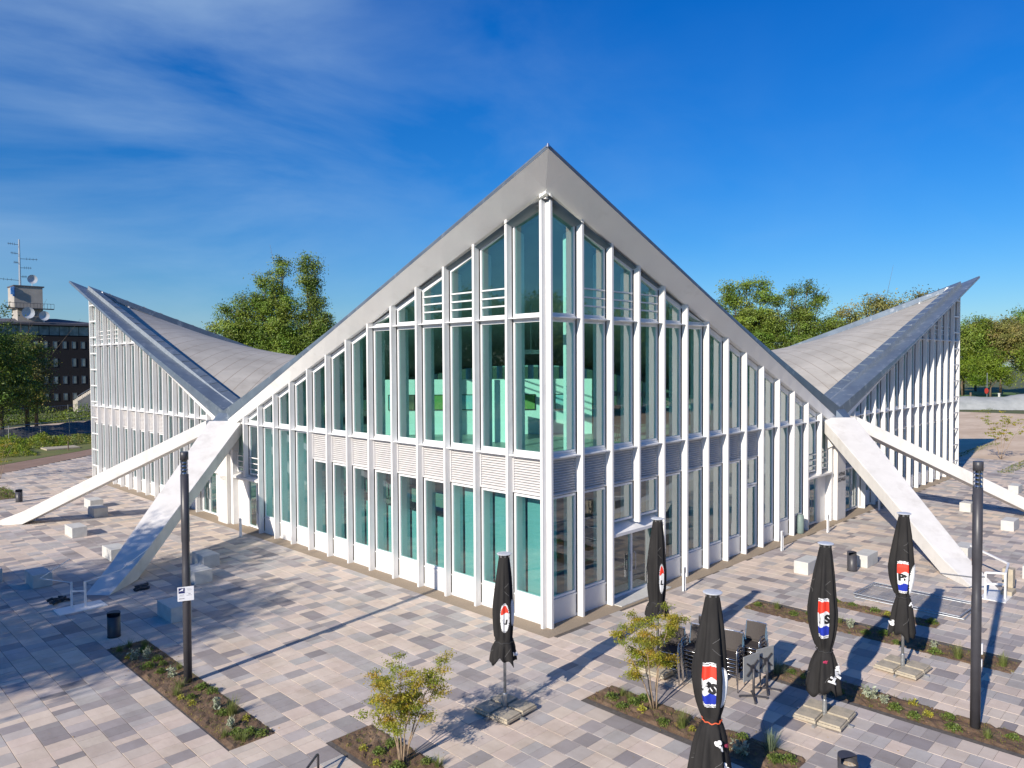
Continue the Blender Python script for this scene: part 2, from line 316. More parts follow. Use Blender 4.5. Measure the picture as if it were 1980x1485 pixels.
# ------------------------------------------------------------------ ground
LH = 43.6; MID = LH/2
BEDS = [(-9.56,-8.53,.12,7.88), (-7.91,-6.88,-6.2,-1.02), (-2.62,-1.62,-8.48,-3.58), (5.86,6.90,-10.45,-3.1), (8.06,8.80,-8.1,-4.43), (1.53,2.53,-14.5,-6.02)]
def sheet(name, poly, z, m, label=None):
    mb = MB(); n = len(poly); mb.add([(p[0],p[1],z) for p in poly]+[(p[0],p[1],z-.3) for p in poly], [tuple(range(n))]+[(i,i+n,(i+1)%n+n,(i+1)%n) for i in range(n)])
    o = mb.build(name, m); tag(o, kind='structure')
    return o
def ground():
    mb = MB(); mb.add([(-900,-900,-.10),(1100,-900,-.10),(1100,1100,-.10),(-900,1100,-.10)], [(0,1,2,3)]); tag(mb.build('ground', M['base'], fix=False), kind='structure')
    sheet('sand_field', [(45,-70),(122,-70),(112,60),(45,60)], -.060, M['dirtg'])
    sheet('lawn', [(150,-80),(210,-80),(200,120),(140,80),(134,18)], -.052, M['lawn'])
    sheet('park_road', [(122,-70),(142,-70),(150,-10),(149,8),(124,10)], -.045, M['path'])
    # left edge: gravel path, meadow, sandy road
    def band(name, d0, d1, z, m): sheet(name, [(-60+0, d0-52), (30, d0+26), (30, d1+30), (-60, d1-52)], z, m)
    sheet('gravel_path', [(-60,2),(-4.5,50.2),(3.6,58.0),(14,64),(14,72),(4.2,62.2),(-4,55.5),(-60,8)], -.035, M['path'])
    sheet('meadow', [(-60,8.2),(-4,55.7),(4.2,62.4),(14,72.2),(60,100),(60,108),(14,90),(4,84),(-60,40)], -.042, M['grass'])
    sheet('sandy_road', [(-60,40.2),(4,85),(14,91),(60,109),(60,126),(16,105),(4,97),(-60,52)], -.030, M['sandr'])
    # paving: one bedding sheet and the stones on it
    sheet('paving_bed', [(-30,-26),(53,-26),(53,20),(44,20),(44,44.2),(12,52),(4,57.8),(-4.3,50.3),(-30,26)], -.012, M['joint'])
    sheet('gravel_strip', [(-.42,-.42),(LH+.42,-.42),(LH+.42,LH+.42),(-.42,LH+.42)], .004, M['grit'])
    rnd = random.Random(7); mb = MB()
    tones = [((.68,.57,.475),36), ((.62,.535,.455),10), ((.475,.445,.42),22), ((.53,.475,.44),14), ((.36,.33,.32),10), ((.31,.28,.275),9), ((.40,.36,.35),9)]
    bag = [t for t, w in tones for _ in range(w)]
    W = .522; x = -30+.04
    while x < 53:
        xs = x; y = -26+rnd.random()*.5; last = rnd.choice(bag)
        while y < 57.8:
            l = rnd.choice((.26,.26,.26,.39,.39,.39,.52)); y1 = y+l; cx = xs+W/2; cy = y+l/2
            c = last if rnd.random() < .22 else rnd.choice(bag); last = c
            ok = not (-.42 < cx < 44.1 and -.42 < cy < 44.1)
            if ok and cx > 44 and cy > 10: ok = False
            if ok and cy > 44 and cx > 10: ok = False
            if ok and (cx+16)*.707+(cy+14.6)*.707 < 7.5: ok = False
            if ok and cy > 54.0+.94*cx: ok = False
            if ok:
                pieces = [(y, y1)]
                for bx0, bx1, by0, by1 in BEDS:
                    if bx0-.02 < cx < bx1+.02:
                        q = []
                        for a, b in pieces:
                            if b <= by0 or a >= by1: q.append((a, b))
                            else:
                                if a < by0-.03: q.append((a, by0))
                                if b > by1+.03: q.append((by1, b))
                        pieces = q
                k = rnd.uniform(.93, 1.06); mb.col = (c[0]*k, c[1]*k*rnd.uniform(.985,1.015), c[2]*k, 1)
                for a, b in pieces:
                    x0, x1, a, b = xs+.0075, xs+W-.0075, a+.004, b-.004; zz = rnd.uniform(-.0012, .0012)
                    # tops with a small chamfer skirt
                    mb.add([(x0,a,zz),(x1,a,zz),(x1,b,zz),(x0,b,zz),(x0-.003,a-.002,-.008),(x1+.003,a-.002,-.008),(x1+.003,b+.002,-.008),(x0-.003,b+.002,-.008)],
                           [(0,1,2,3),(4,5,1,0),(5,6,2,1),(6,7,3,2),(7,4,0,3)])
            y = y1
        x += W
    pm = mat('paving_stone', (1,1,1), (.88,.87,.86), 3.0, .82, attr=True, bump=.12, bscale=90, dirt=None, stretch=(1,.35,1))
    # faint staining and wear across many stones
    nt = pm.node_tree; bs = nt.nodes['Principled BSDF']; src = bs.inputs['Base Color'].links[0].from_socket
    mm = nt.nodes.new('ShaderNodeMix'); mm.data_type = 'RGBA'; mm.blend_type = 'MULTIPLY'
    mm.inputs['Factor'].default_value = .8; nt.links.new(src, mm.inputs['A']); nt.links.new(nmix(nt, (1,1,1,1), (.66,.62,.57,1), noise(nt, .6, 8, .72, .47, .82)), mm.inputs['B'])
    nt.links.new(mm.outputs['Result'], bs.inputs['Base Color'])
    tag(mb.build('paving', pm, fix=False), kind='structure')
    # beds
    for i, (x0, x1, y0, y1) in enumerate(BEDS):
        r = random.Random(50+i); mb = MB(); nx = 10; ny = int((y1-y0)*9); vs = []; fs = []
        for j in range(ny+1):
            for k in range(nx+1):
                e = 0 if k in (0, nx) or j in (0, ny) else 1
                vs.append((x0+(x1-x0)*k/nx, y0+(y1-y0)*j/ny, -.006+e*(.012+r.uniform(-.010,.032))))
        for j in range(ny):
            for k in range(nx): a = j*(nx+1)+k; fs.append((a, a+1, a+nx+2, a+nx+1))
        mb.add(vs, fs)
        for _ in range(int((y1-y0)*26)):      # crumbs of earth
            cx, cy = r.uniform(x0+.05, x1-.05), r.uniform(y0+.05, y1-.05); q = r.uniform(.008,.024)
            mb.obox((cx,cy,.015), (q,q*.3,0), (-q*.3,q,.2*q), (0,.1*q,q*.7))
        tag(mb.build('flower_bed_soil', M['soil'], fix=False), kind='structure')
ground()

# ------------------------------------------------------------------ the hall
hall = empty('exhibition_hall', (0,0,0), 0, 'white glazed exhibition hall with four upswept shell roofs and slanting buttresses', 'building')
ZE = lambda s: 13.86-.38759*(s+.93)                 # roof edge height above facade coordinate s
ZT = lambda s: 12.942-.3833*(s if s < MID else LH-s)  # top of the facade
def shell(cx, cy):
    F = Vector((-.93 if cx == 0 else LH+.93, -.93 if cy == 0 else LH+.93, 13.86))
    Mx = Vector((MID, -.05 if cy == 0 else LH+.05, 5.05)); My = Vector((-.05 if cx == 0 else LH+.05, MID, 5.05)); C = Vector((MID, MID, 10))
    def P(u, v): return F*(1-u)*(1-v)+Mx*u*(1-v)+My*(1-u)*v+C*u*v
    N = 28; mb = MB(); vs = []; fs = []
    for dz in (0, -.42):
        for j in range(N+1):
            for i in range(N+1):
                u, v = i/N, j/N; u = u if u > 0 else (.055 if dz < 0 else 0); v = v if v > 0 else (.055 if dz < 0 else 0)
                p = P(u, v)
                vs.append((p.x, p.y, p.z+(dz if dz < 0 else -.03)))
    K = (N+1)*(N+1)
    for j in range(N):
        for i in range(N):
            a = j*(N+1)+i; fs += [(a, a+1, a+N+2, a+N+1), (K+a, K+a+N+1, K+a+N+2, K+a+1)]
    top = MB(); top.add(vs[:K], fs[::2]); rs = top.build('roof_shell', M['roof'], hall, smooth=True, fix=False)
    rs['label'] = {(0,0):'roof shell rising to the tall near corner', (1,0):'roof shell rising to the right-hand tip', (0,1):'roof shell rising to the left-hand tip', (1,1):'rear roof shell'}[(cx,cy)]
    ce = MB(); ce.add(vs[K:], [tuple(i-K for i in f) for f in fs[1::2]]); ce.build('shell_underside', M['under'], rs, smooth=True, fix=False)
    # edge along each outer side
    for axis in (0, 1):
        def Q(t, d):   # t along the edge from F (0..1), d metres inward
            Le = 22.73
            if axis == 0: return P(t, d/Le)
            return P(d/Le, t)
        AF = lambda t: .06+.50*max(0, (t-.46)/.54)**1.45
        prof = [(0,0),(.03,1),(.90,.10)]; prof2 = [(.90,.10),(.93,.36)]; prof3 = [(.93,.36),(1.45,.38),(1.48,.0),(1.48,-.06)]
        for nm, pr, m in (('edge_flashing', prof, M['zinc']), ('flashing_upstand', prof2, M['zinclight']), ('ridge_flashing', prof3, M['zinc'])):
            mb = MB(); vs = []; ns = 22
            for i in range(ns+1):
                for d, dz in pr:
                    t = (i/ns)*(1-d/22.73)+d/22.73
                    if nm == 'edge_flashing': dz = (-.09, AF(t), max(.10, AF(t)*.75))[pr.index((d, dz))]
                    if nm == 'flashing_upstand' and d == .90: dz = max(.10, AF(t)*.75)
                    if dz == .36: dz = max(.36, AF(t)*.85)
                    p = Q(t, d); vs.append((p.x, p.y, p.z+dz))
            k = len(pr); fs = [(i*k+j, (i+1)*k+j, (i+1)*k+j+1, i*k+j+1) for i in range(ns) for j in range(k-1)]
            mb.add(vs, fs)
            if nm == 'ridge_flashing':     # standing seams across the band
                for q in range(1, 20):
                    t = q/20
                    if t < .1: continue
                    a = Q(t, .95); b = Q(t, 1.43); a.z += .385; b.z += .395; e = (Q(t+.01,1)-Q(t,1)).normalized()*.014
                    c = (a+b)/2; mb.obox(c, (b-a)/2, e, (0,0,.016))
            mb.build(nm, m, rs, fix=False)
        # sloping soffit between roof edge and facade
        mb = MB(); vs = []; ns = 24
        for i in range(ns+1):
            t = i/ns; d1 = .93*(1-t)+.05*t
            p = Q(t, 0); s_ = p.x if axis == 0 else p.y; sc = s_ if s_ < MID else LH-s_
            zt = 12.942-.3833*max(sc, -.93)
            def at(n, z):
                if axis == 0: return (max(n, s_) if cx == 0 and s_ < n else (min(LH-n, s_) if cx == 1 and s_ > LH-n else s_), n if cy == 0 else LH-n, z)
                return (n if cx == 0 else LH-n, max(n, s_) if cy == 0 and s_ < n else (min(LH-n, s_) if cy == 1 and s_ > LH-n else s_), z)
            zz = min(zt, 12.942-.3833*0) if sc >= 0 else 12.942
            n0 = -d1
            vs += [at(n0, p.z-.10), at(.02, zz), at(.75, zz+.16)]
        fs = []
        for i in range(ns):
            for j in range(2): fs.append((i*3+j, (i+1)*3+j, (i+1)*3+j+1, i*3+j+1))
        mb.add(vs, fs); mb.build('soffit', M['soffit'], rs, fix=False)
    return rs
shells = {}
for cx in (0, 1):
    for cy in (0, 1): shells[(cx, cy)] = shell(cx, cy)
mb = MB(); mb.tube([(-.90,-.90,13.80),(-.90,-.90,13.90)], [.06,.03], 8); mb.build('roof_tip', M['alu'], hall)

TF = {'R': lambda s, n, z: (s, n, z), 'L': lambda s, n, z: (n, s, z)}
GN = .33
nwin = [0]; restw = {}
def window(side, s0, s1, z0, za, zb, rails=0, railz=None, far=False, gn=GN):
    """glazed bay from s0 to s1, bottom z0, top za at s0 and zb at s1"""
    if min(za, zb) - z0 < .02: 
        if max(za, zb)-z0 < .3: return
    w = .065; o = [(s0,z0),(s1,z0),(s1,max(zb,z0+.02)),(s0,max(za,z0+.02))]
    k = (zb-za)/(s1-s0); wt_ = .22 if abs(k) > .1 else w
    inn = [(s0+w,z0+w),(s1-w,z0+w),(s1-w,max(zb-k*w-wt_,z0+w+.01)),(s0+w,max(za+k*w-wt_,z0+w+.01))]
    nwin[0] += 1; many = nwin[0] > 98
    if many: mb = restw.setdefault('mb', MB()); sub = MB(TF[side])
    else: sub = MB(TF[side])
    sub.mi = 0; sub.ring(o, inn, gn-.06, gn+.05)
    pane = MB(TF[side]); pane.mi = 0; pane.prism(inn, gn-.008, gn+.008)
    rl = MB(TF[side])
    for q in range(rails):
        z = (railz or z0+.30)+q*.27
        rl.box(s0+w-.01, s1-w+.01, gn-.10, gn-.065, z-.022, z+.022)
    if many:
        for src, mi in ((sub, 0), (pane, 1), (rl, 0)):
            mb.mi = mi; mb.add([TF[side](*p) for p in src.v], src.f)
        return
    f = sub.build('window', M['frame'], hall); pane.build('pane', M['glass'], f)
    if rails: rl.build('rail', M['white'], f)
def louvre(side, s0, s1, z0, z1):
    mb = MB(TF[side]); mb.ring([(s0,z0),(s1,z0),(s1,z1),(s0,z1)], [(s0+.03,z0+.03),(s1-.03,z0+.03),(s1-.03,z1-.03),(s0+.03,z1-.03)], .22, .38)
    n = 13; h = (z1-z0-.06)/n
    for i in range(n):
        z = z0+.03+h*i; a = .25
        mb.add([(s0+.03,a,z+.005),(s1-.03,a,z+.005),(s1-.03,a+.07,z+h*.46),(s0+.03,a+.07,z+h*.46),(s0+.03,a,z+.016),(s1-.03,a,z+.016),(s1-.03,a+.07,z+h*.60),(s0+.03,a+.07,z+h*.60)],
               [(0,1,2,3),(4,7,6,5),(0,4,5,1),(2,6,7,3),(0,3,7,4),(1,5,6,2)])
    o = mb.build('louvre', M['louvre'], hall)
    b = MB(TF[side]); b.box(s0+.02, s1-.02, .345, .37, z0+.02, z1-.02); b.build('backing', M['lback'], o)
def base_panel(side, s0, s1, z1=.74):
    mb = MB(TF[side]); mb.box(s0, s1, .26, .42, 0, z1-.05); mb.box(s0, s1, .235, .44, z1-.046, z1-.002); mb.build('base_panel', M['white'], hall)
def door(side, s0, s1, z1, leaves=2, gn=.42, handle=True):
    w = .07; mb = MB(TF[side]); mb.ring([(s0,.03),(s1,.03),(s1,z1),(s0,z1)], [(s0+w,.11),(s1-w,.11),(s1-w,z1-w),(s0+w,z1-w)], gn-.06, gn+.06)
    inner = [(s0+w, s1-w)] if leaves == 1 else [(s0+w, (s0+s1)/2-.045), ((s0+s1)/2+.045, s1-w)]
    if leaves == 2: mb.box((s0+s1)/2-.045, (s0+s1)/2+.045, gn-.065, gn+.055, .11, z1-w+.01)
    d = mb.build('door', M['frame'], hall)
    for a, b in inner:
        p = MB(TF[side]); p.box(a, b, gn-.01, gn+.01, .112, z1-w-.002); p.build('pane', M['glass2'], d)
    if handle:
        c = (s0+s1)/2
        for q in ((-1, 1) if leaves == 2 else (1,)):
            h = MB(TF[side]); sx = c+q*.14 if leaves == 2 else s0+.16
            h.tube([(sx,gn-.07,.8),(sx,gn-.13,.82),(sx,gn-.13,1.38),(sx,gn-.07,1.4)], .016, 6); h.build('handle', M['steel'], d)

def fin(side, s, z0, z1, depth=.80, short=False, mirror=False):
    mb = MB(TF[side]); s0, s1 = s, s+.09; za, zb = z1(s0), z1(s1)
    # a channel section: flange, web, small clips in the reveal
    mb.add([(s0,0,z0),(s1,0,z0),(s1,depth,z0),(s0,depth,z0),(s0,0,za),(s1,0,zb),(s1,depth,zb),(s0,depth,za)], [(0,3,2,1),(4,5,6,7),(0,1,5,4),(1,2,6,5),(2,3,7,6),(3,0,4,7)])
    f = mb.build('fin', M['white'], hall)
    g = MB(TF[side])
    for (a, b) in ((s0-.0125, s0-.002), (s1+.002, s1+.0125)):
        g.box(a, b, .225, .262, z0+.1, min(za,zb)-.12)
    g.build('reveal_joint', M['dark'], f)
    return f

def half(side, far):
    X = (lambda a, b: (LH-b, LH-a)) if far else (lambda a, b: (a, b))
    top = lambda s: ZT(s)+.015
    order = range(12, -1, -1) if far else range(0, 13)
    doors = (2, 3) if (side == 'R' and not far) else ()
    for i in (range(13, -1, -1) if far else range(0, 14)):
        s = .14+1.5*i; z0 = 0
        if i == 0: s = .185
        if i == 13: z0 = 2.50
        if i == 3 and doors: z0 = 2.50
        s_ = LH-s-.09 if far else s
        fin(side, s_, z0, (lambda q: ZT(q)+.02), depth=.78 if i else .42)
    for i in order:
        a, b = .235+1.5*i, 1.637+1.5*i
        if i == 0: a = .30
        s0, s1 = X(a, b); zA, zB = top(s0), top(s1)
        # top lights above the high transom
        if i <= 5:
            window(side, s0, s1, 9.36, zA, zB, rails=3 if 1 <= i <= 3 else 0, railz=9.70, far=far)
            ua, ub = 9.22, 9.22
        else: ua, ub = zA, zB
        if i == 12:
            window(side, s0, s1, 5.16, ua, ub)
        else:
            window(side, s0, s1, 5.16, ua, ub, far=far)
        # lower storey
        if i <= 8:
            louvre(side, s0, s1, 3.90, 5.0)
            if i in doors: window(side, s0, s1, 2.62, 3.86, 3.86)
            elif side == 'R' and not far and i == 8:
                window(side, s0, s1, 2.72, 3.86, 3.86); door(side, s0, s1, 2.68, 1, gn=.36)
            else:
                window(side, s0, s1, .75, 3.86, 3.86, far=far); base_panel(side, s0, s1)
        elif i <= 11:
            window(side, s0, s1, .75, 5.0, 5.0, far=far); base_panel(side, s0, s1)
        else:
            window(side, s0, s1, 2.62, 5.0, 5.0, rails=3, railz=2.9)
    if True:   # bay between fin 13 and the pier
        s0, s1 = X(19.735, 20.95)
        window(side, s0, s1, 2.62, 5.0, 5.0, rails=3, railz=2.9)
        a, b = X(18.235, 20.0); door(side, a, b, 2.33)
        a, b = X(20.005, 21.0)
        mb = MB(TF[side]); mb.box(a, b, .34, .50, 0, 2.34); a, b = X(21.0, 21.24); mb.box(a, b, .05, .55, 0, 5.2); mb.build('wall_panel', M['white'], hall)
        a, b = X(18.235, 20.995); mb = MB(TF[side]); mb.add([(a,-.02,2.37),(b,-.02,2.37),(b,.5,2.37),(a,.5,2.37),(a,-.02,2.45),(b,-.02,2.45),(b,.5,2.56),(a,.5,2.56)],
              [(0,3,2,1),(4,5,6,7),(0,1,5,4),(1,2,6,5),(2,3,7,6),(3,0,4,7)]); mb.build('canopy', M['white'], hall)
        mb = MB(TF[side]); a, b = X(19.79, 21.24); mb.box(a, b, .2, .5, 5.02, 5.35); mb.build('lintel', M['white'], hall)
    if doors:
        door(side, 3.235, 6.14, 2.14)
        mb = MB(TF[side]); mb.add([(3.235,.02,2.20),(6.14,.02,2.20),(6.14,.5,2.20),(3.235,.5,2.20),(3.235,.02,2.30),(6.14,.02,2.30),(6.14,.5,2.56),(3.235,.5,2.56)],
              [(0,3,2,1),(4,5,6,7),(0,1,5,4),(1,2,6,5),(2,3,7,6),(3,0,4,7)]); mb.build('canopy', M['white'], hall)
        mb = MB(TF[side]); mb.box(3.24, 6.13, -.30, .36, .0, .028); mb.build('doorstep', M['concrete'], hall)
    # ledges at both transoms
    mb = MB(TF[side])
    for i in range(13):
        a, b = X(.235+1.5*i if i else .30, 1.637+1.5*i); mb.box(a, b, .06, .40, 5.045, 5.085); mb.box(a, b, .25, .41, 5.0, 5.045); mb.box(a, b, .25, .41, 5.085, 5.155)
    mb.build('floor_ledge', M['frame'], hall)
    mb = MB(TF[side])
    for i in range(6):
        a, b = X(.235+1.5*i if i else .30, 1.637+1.5*i); mb.box(a, b, .06, .40, 9.27, 9.30); mb.box(a, b, .25, .41, 9.225, 9.27); mb.box(a, b, .25, .41, 9.30, 9.355)
    mb.build('upper_ledge', M['frame'], hall)
    if far:   # rungs between the two outermost fins
        mb = MB(TF[side]); z = .9
        while z < 12.2: mb.box(LH-1.637, LH-.28, .02, .07, z-.045, z+.045); z += 1.12
        mb.build('corner_rungs', M['white'], hall)
for far in (False, True):
    for side in ('L', 'R'): half(side, far)
if 'mb' in restw:
    o = restw['mb'].build('window', [M['frame'], M['glass']], hall); o['kind'] = 'stuff'

# piers with lettering
for side in ('L', 'R'):
    mb = MB(TF[side]); mb.box(MID-.53, MID+.53, -.14, .6, 0, 5.0); p = mb.build('pier', M['plaster'], hall, bevel=.015)
    if side == 'R':
        for k, (t, z) in enumerate((('HYPAR', 2.27), ('SCHALE', 2.00))):
            vs, fs = text_mesh(t, .26, .010); mb = MB()
            mb.add([(MID+v[0], -.146, z+v[1]) for v in vs], fs); mb.build('lettering', M['inkdark'], p, fix=False)
    else:
        vs, fs = text_mesh('WEST', .27, .003); mb = MB()
        mb.add([(-.146, MID-.08-v[0], 2.25+v[1]) for v in vs], fs); mb.build('lettering', M['inkpale'], p, fix=False)
# corner post
mb = MB(); mb.box(.187, .30, .187, .30, 0, 12.6); mb.build('corner_post', M['white'], hall)
mb = MB(); mb.box(.03, .30, .03, .30, 12.70, 13.02); mb.build('corner_head', M['soffit'], hall)

def strut(side, mir):
    T = Vector((.14, 21.40, 5.42)); F = Vector((-8.467, 13.247, -.349)); wt, wf, h = 1.70, .84, .62
    d = F-T; n = Vector((-d.y, d.x, 0)).normalized()
    if n.x > 0: n = -n
    a0, a1 = .045, .985
    def sec(t): c = T+d*t; w = wt*(1-t)+wf*t; return [c+n*w/2, c-n*w/2, c-n*w/2-Vector((0,0,h)), c+n*w/2-Vector((0,0,h))]
    mb = MB(); N = 6; vs = []
    for i in range(N+1): vs += sec(a0+(a1-a0)*i/N)
    fs = [(0,1,2,3), tuple(N*4+j for j in (3,2,1,0))]
    for i in range(N):
        for j in range(4): k = (j+1) % 4; fs.append((i*4+j, i*4+k, (i+1)*4+k, (i+1)*4+j))
    def tf(x, y, z):
        if mir: y = LH-y
        return (x, y, max(z, -.05)) if side == 'L' else (y, x, max(z, -.05))
    mb.tf = tf; mb.add(vs, fs); o = mb.build('buttress', M['plaster'], hall, bevel=.02); return o
for side in ('L', 'R'):
    for mir in (False, True): strut(side, mir)
    mb = MB(TF[side]); mb.add([(MID-1.0,.3,3.55),(MID+1.0,.3,3.55),(MID+.75,-.6,4.05),(MID-.75,-.6,4.05),(MID-.95,.3,5.0),(MID+.95,.3,5.0),(MID+.62,-.62,4.86),(MID-.62,-.62,4.86)],
        [(0,3,2,1),(4,5,6,7),(0,1,5,4),(1,2,6,5),(2,3,7,6),(3,0,4,7)]); mb.build('buttress_head', M['plaster'], hall)
    # sheet-metal nose where the two roof edges come down
    mb = MB(TF[side]); mb.add([(MID-.5,-.05,5.50),(MID+.5,-.05,5.50),(MID+.40,-.52,4.97),(MID-.40,-.52,4.97),(MID-1.0,1.6,5.80),(MID+1.0,1.6,5.80),(MID-.7,-.04,4.93),(MID+.7,-.04,4.93)],
        [(0,1,2,3),(4,5,1,0),(0,3,6),(1,7,2),(3,2,7,6)]); mb.build('roof_nose', M['zinc'], hall, fix=False)

# inside: floors, gallery, curtains, rear facades
mb = MB(); mb.box(.5, LH-.5, .5, LH-.5, -.02, .03); mb.build('ground_floor', M['floorin'], hall)
mb = MB(); mb.box(.80, 20.5, .80, 20.5, 4.62, 5.0); mb.build('gallery_floor', M['floorin'], hall)
mb = MB(); mb.box(13.5, 30, 13.5, 30, .03, 4.62); mb.build('core_wall', M['interior'], hall)
mb = MB(); mb.box(1.2, 12.0, 5.6, 5.75, .03, 4.60); mb.box(8.0, 8.15, .9, 5.5, .03, 4.60); mb.build('inner_wall', M['dinterior'], hall)
for i in (0, 1, 2, 9, 10, 11):
    a, b = .26+1.5*i, 1.62+1.5*i
    mb = MB(TF['L']); mb.box(max(a,.42), b, .86, .89, .05, 3.95 if i < 3 else 4.95); mb.build('curtain', M['blind'], hall)
for i in (3, 4, 5, 6, 7, 8):
    a, b = .26+1.5*i, 1.62+1.5*i
    mb = MB(TF['L']); mb.box(a, b, .86, .89, .05, 2.42); c = mb.build('parapet_panel', M['blind'], hall)
    mb = MB(TF['L']); mb.box(a, b, .84, .91, 2.42, 2.47); mb.build('dark_rail', M['dark'], c)
    mb = MB(TF['L']); mb.box(a, b, 2.0, 2.04, 2.4, 4.6); mb.build('curtain', M['dinterior'], hall)
for side in ('L', 'R'):
    mb = MB(TF['R'] if side == 'R' else TF['L'])
    for k in range(29):
        s = .9+1.5*k; mb.box(s, s+.09, LH-.9, LH-.1, 0, ZT(s)+.1)
    mb.box(.4, LH-.4, LH-.5, LH-.4, 4.6, 5.1); mb.box(.4, LH-.4, LH-.45, LH-.35, 0, .7)
    rf = mb.build('rear_facade', M['white'], hall)
    g = MB(TF['R'] if side == 'R' else TF['L'])
    for k in range(28):
        s = 1.0+1.5*k; g.prism([(s,.7),(s+1.4,.7),(s+1.4,ZT(s+1.4)),(s,ZT(s))], LH-.42, LH-.40)
    g.build('pane', M['glass2'], rf)
# exhibition partition and pictures (free-standing things on the gallery)
pw = empty('partition_wall', (4.7,7.7,5.0), R(-45), 'long white free-standing exhibition wall on the upper floor behind the corner windows', 'partition')
mb = MB(); mb.box(-4.4, 4.4, -.06, .06, 0, 2.26); mb.build('panel', M['interior'], pw)
pw2 = empty('partition_wall', (2.9,5.3,5.0), R(-72), 'narrow white exhibition screen standing end-on left of the glass corner', 'partition')
mb = MB(); mb.box(-.62, .62, -.05, .05, 0, 2.3); mb.build('panel', M['interior'], pw2)
pics = [(-3.62,'pic_sky'), (-2.85,'pic_dark'), (-1.85,'pic_green'), (-.65,'pic_sky'), (.85,'pic_dark'), (1.75,'pic_green'), (3.2,'pic_sky')]
names = ['small pale landscape picture at the far left end of the exhibition wall', 'picture of a bare tree on the exhibition wall, second from the left', 'bright green meadow picture on the exhibition wall', 'pale blue and green picture on the exhibition wall', 'dark framed picture just left of the glass corner', 'brown and green picture just beside the glass corner', 'blue sky picture at the right end of the exhibition wall']
for (px, mk), lb in zip(pics, names):
    m4 = Matrix.Translation((4.7,7.7,5.0)) @ Matrix.Rotation(R(-45), 4, 'Z') @ Matrix.Translation((px,-.09,1.32))
    o = empty('picture', m4.to_translation(), R(-45), lb, 'picture', 'pictures hanging on the exhibition wall')
    mb = MB(); mb.ring([(-.33,-.32),(.33,-.32),(.33,.32),(-.33,.32)], [(-.30,-.29),(.30,-.29),(.30,.29),(-.30,.29)], -.02, .02); mb.build('frame', M['dark'], o)
    mb = MB(); mb.box(-.30, .30, -.008, .012, -.29, .29); mb.build('print', M[mk], o)
# pendant lamps under the shell, a stool
for (x, y, lb) in ((3.4, 8.2, 'square pendant lamp hanging behind the fourth window left of the corner'), (4.2, 4.6, 'square pendant lamp hanging close behind the corner windows')):
    o = empty('pendant_lamp', (x,y,8.25), 0, lb, 'lamp', 'pendant lamps in the hall')
    mb = MB(); mb.box(-.22,.22,-.22,.22,0,.16); mb.build('lamp_shade', M['alu'], o)
    mb = MB(); mb.tube([(0,0,.16),(0,0,3.0)], .01, 5); mb.build('cable', M['alu'], o)
o = empty('stool', (6.3,2.0,5.0), .4, 'dark stool on the upper floor behind the second window right of the corner', 'stool')
mb = MB(); mb.lathe([(.2,.52),(.22,.54),(.22,.57),(.2,.59)], 16); mb.build('seat', M['dark'], o)
for k in range(4):
    t = math.pi/4+k*math.pi/2; mb = MB(); mb.tube([(.1*math.cos(t),.1*math.sin(t),.52),(.24*math.cos(t),.24*math.sin(t),0)], .015, 5); mb.build('leg', M['dark'], o)

# ------------------------------------------------------------------ street furniture
def lamp(loc, label, h=5.77):
    t = empty('street_lamp', loc, 0, label, 'street lamp', 'tall dark pole lamps on the plaza')
    mb = MB(); mb.lathe([(.098,-.02),(.098,h-2.9),(.090,h-2.88),(.090,h-2.25),(.098,h-2.23),(.098,h-.56)], 20); p = mb.build('pole', M['anth'], t, smooth=False)
    for pp in p.data.polygons: pp.use_smooth = abs(pp.normal.z) < .5
    mb = MB(); mb.tube([(0,0,h-.56),(0,0,h-.2)], .03, 8); g = mb.build('lamp_core', M['alu'], t)
    for k in range(4):
        z = h-.54+.088*k; mb = MB(); mb.lathe([(.088,z),(.046,z+.085),(.04,z+.085),(.08,z)], 16, cap=False); mb.build('reflector', M['alu'], t, smooth=True)
    mb = MB()
    for k in range(4): a = k*math.pi/2+.5; mb.tube([(.09*math.cos(a),.09*math.sin(a),h-.57),(.09*math.cos(a),.09*math.sin(a),h-.19)], .008, 5)
    mb.build('lantern_rod', M['anth'], t)
    mb = MB(); mb.lathe([(.094,h-.56),(.094,h-.2)], 20, cap=False); mb.build('lamp_glass', M['clear'], t, smooth=True)
    mb = MB(); mb.lathe([(.10,h-.2),(.10,h-.005),(.09,h)], 20); c = mb.build('cap', M['anth'], t)
    for pp in c.data.polygons: pp.use_smooth = abs(pp.normal.z) < .5
    return t
l1 = lamp((-8.87,4.04,0), 'dark pole lamp with a square white notice, standing in the left flower bed')
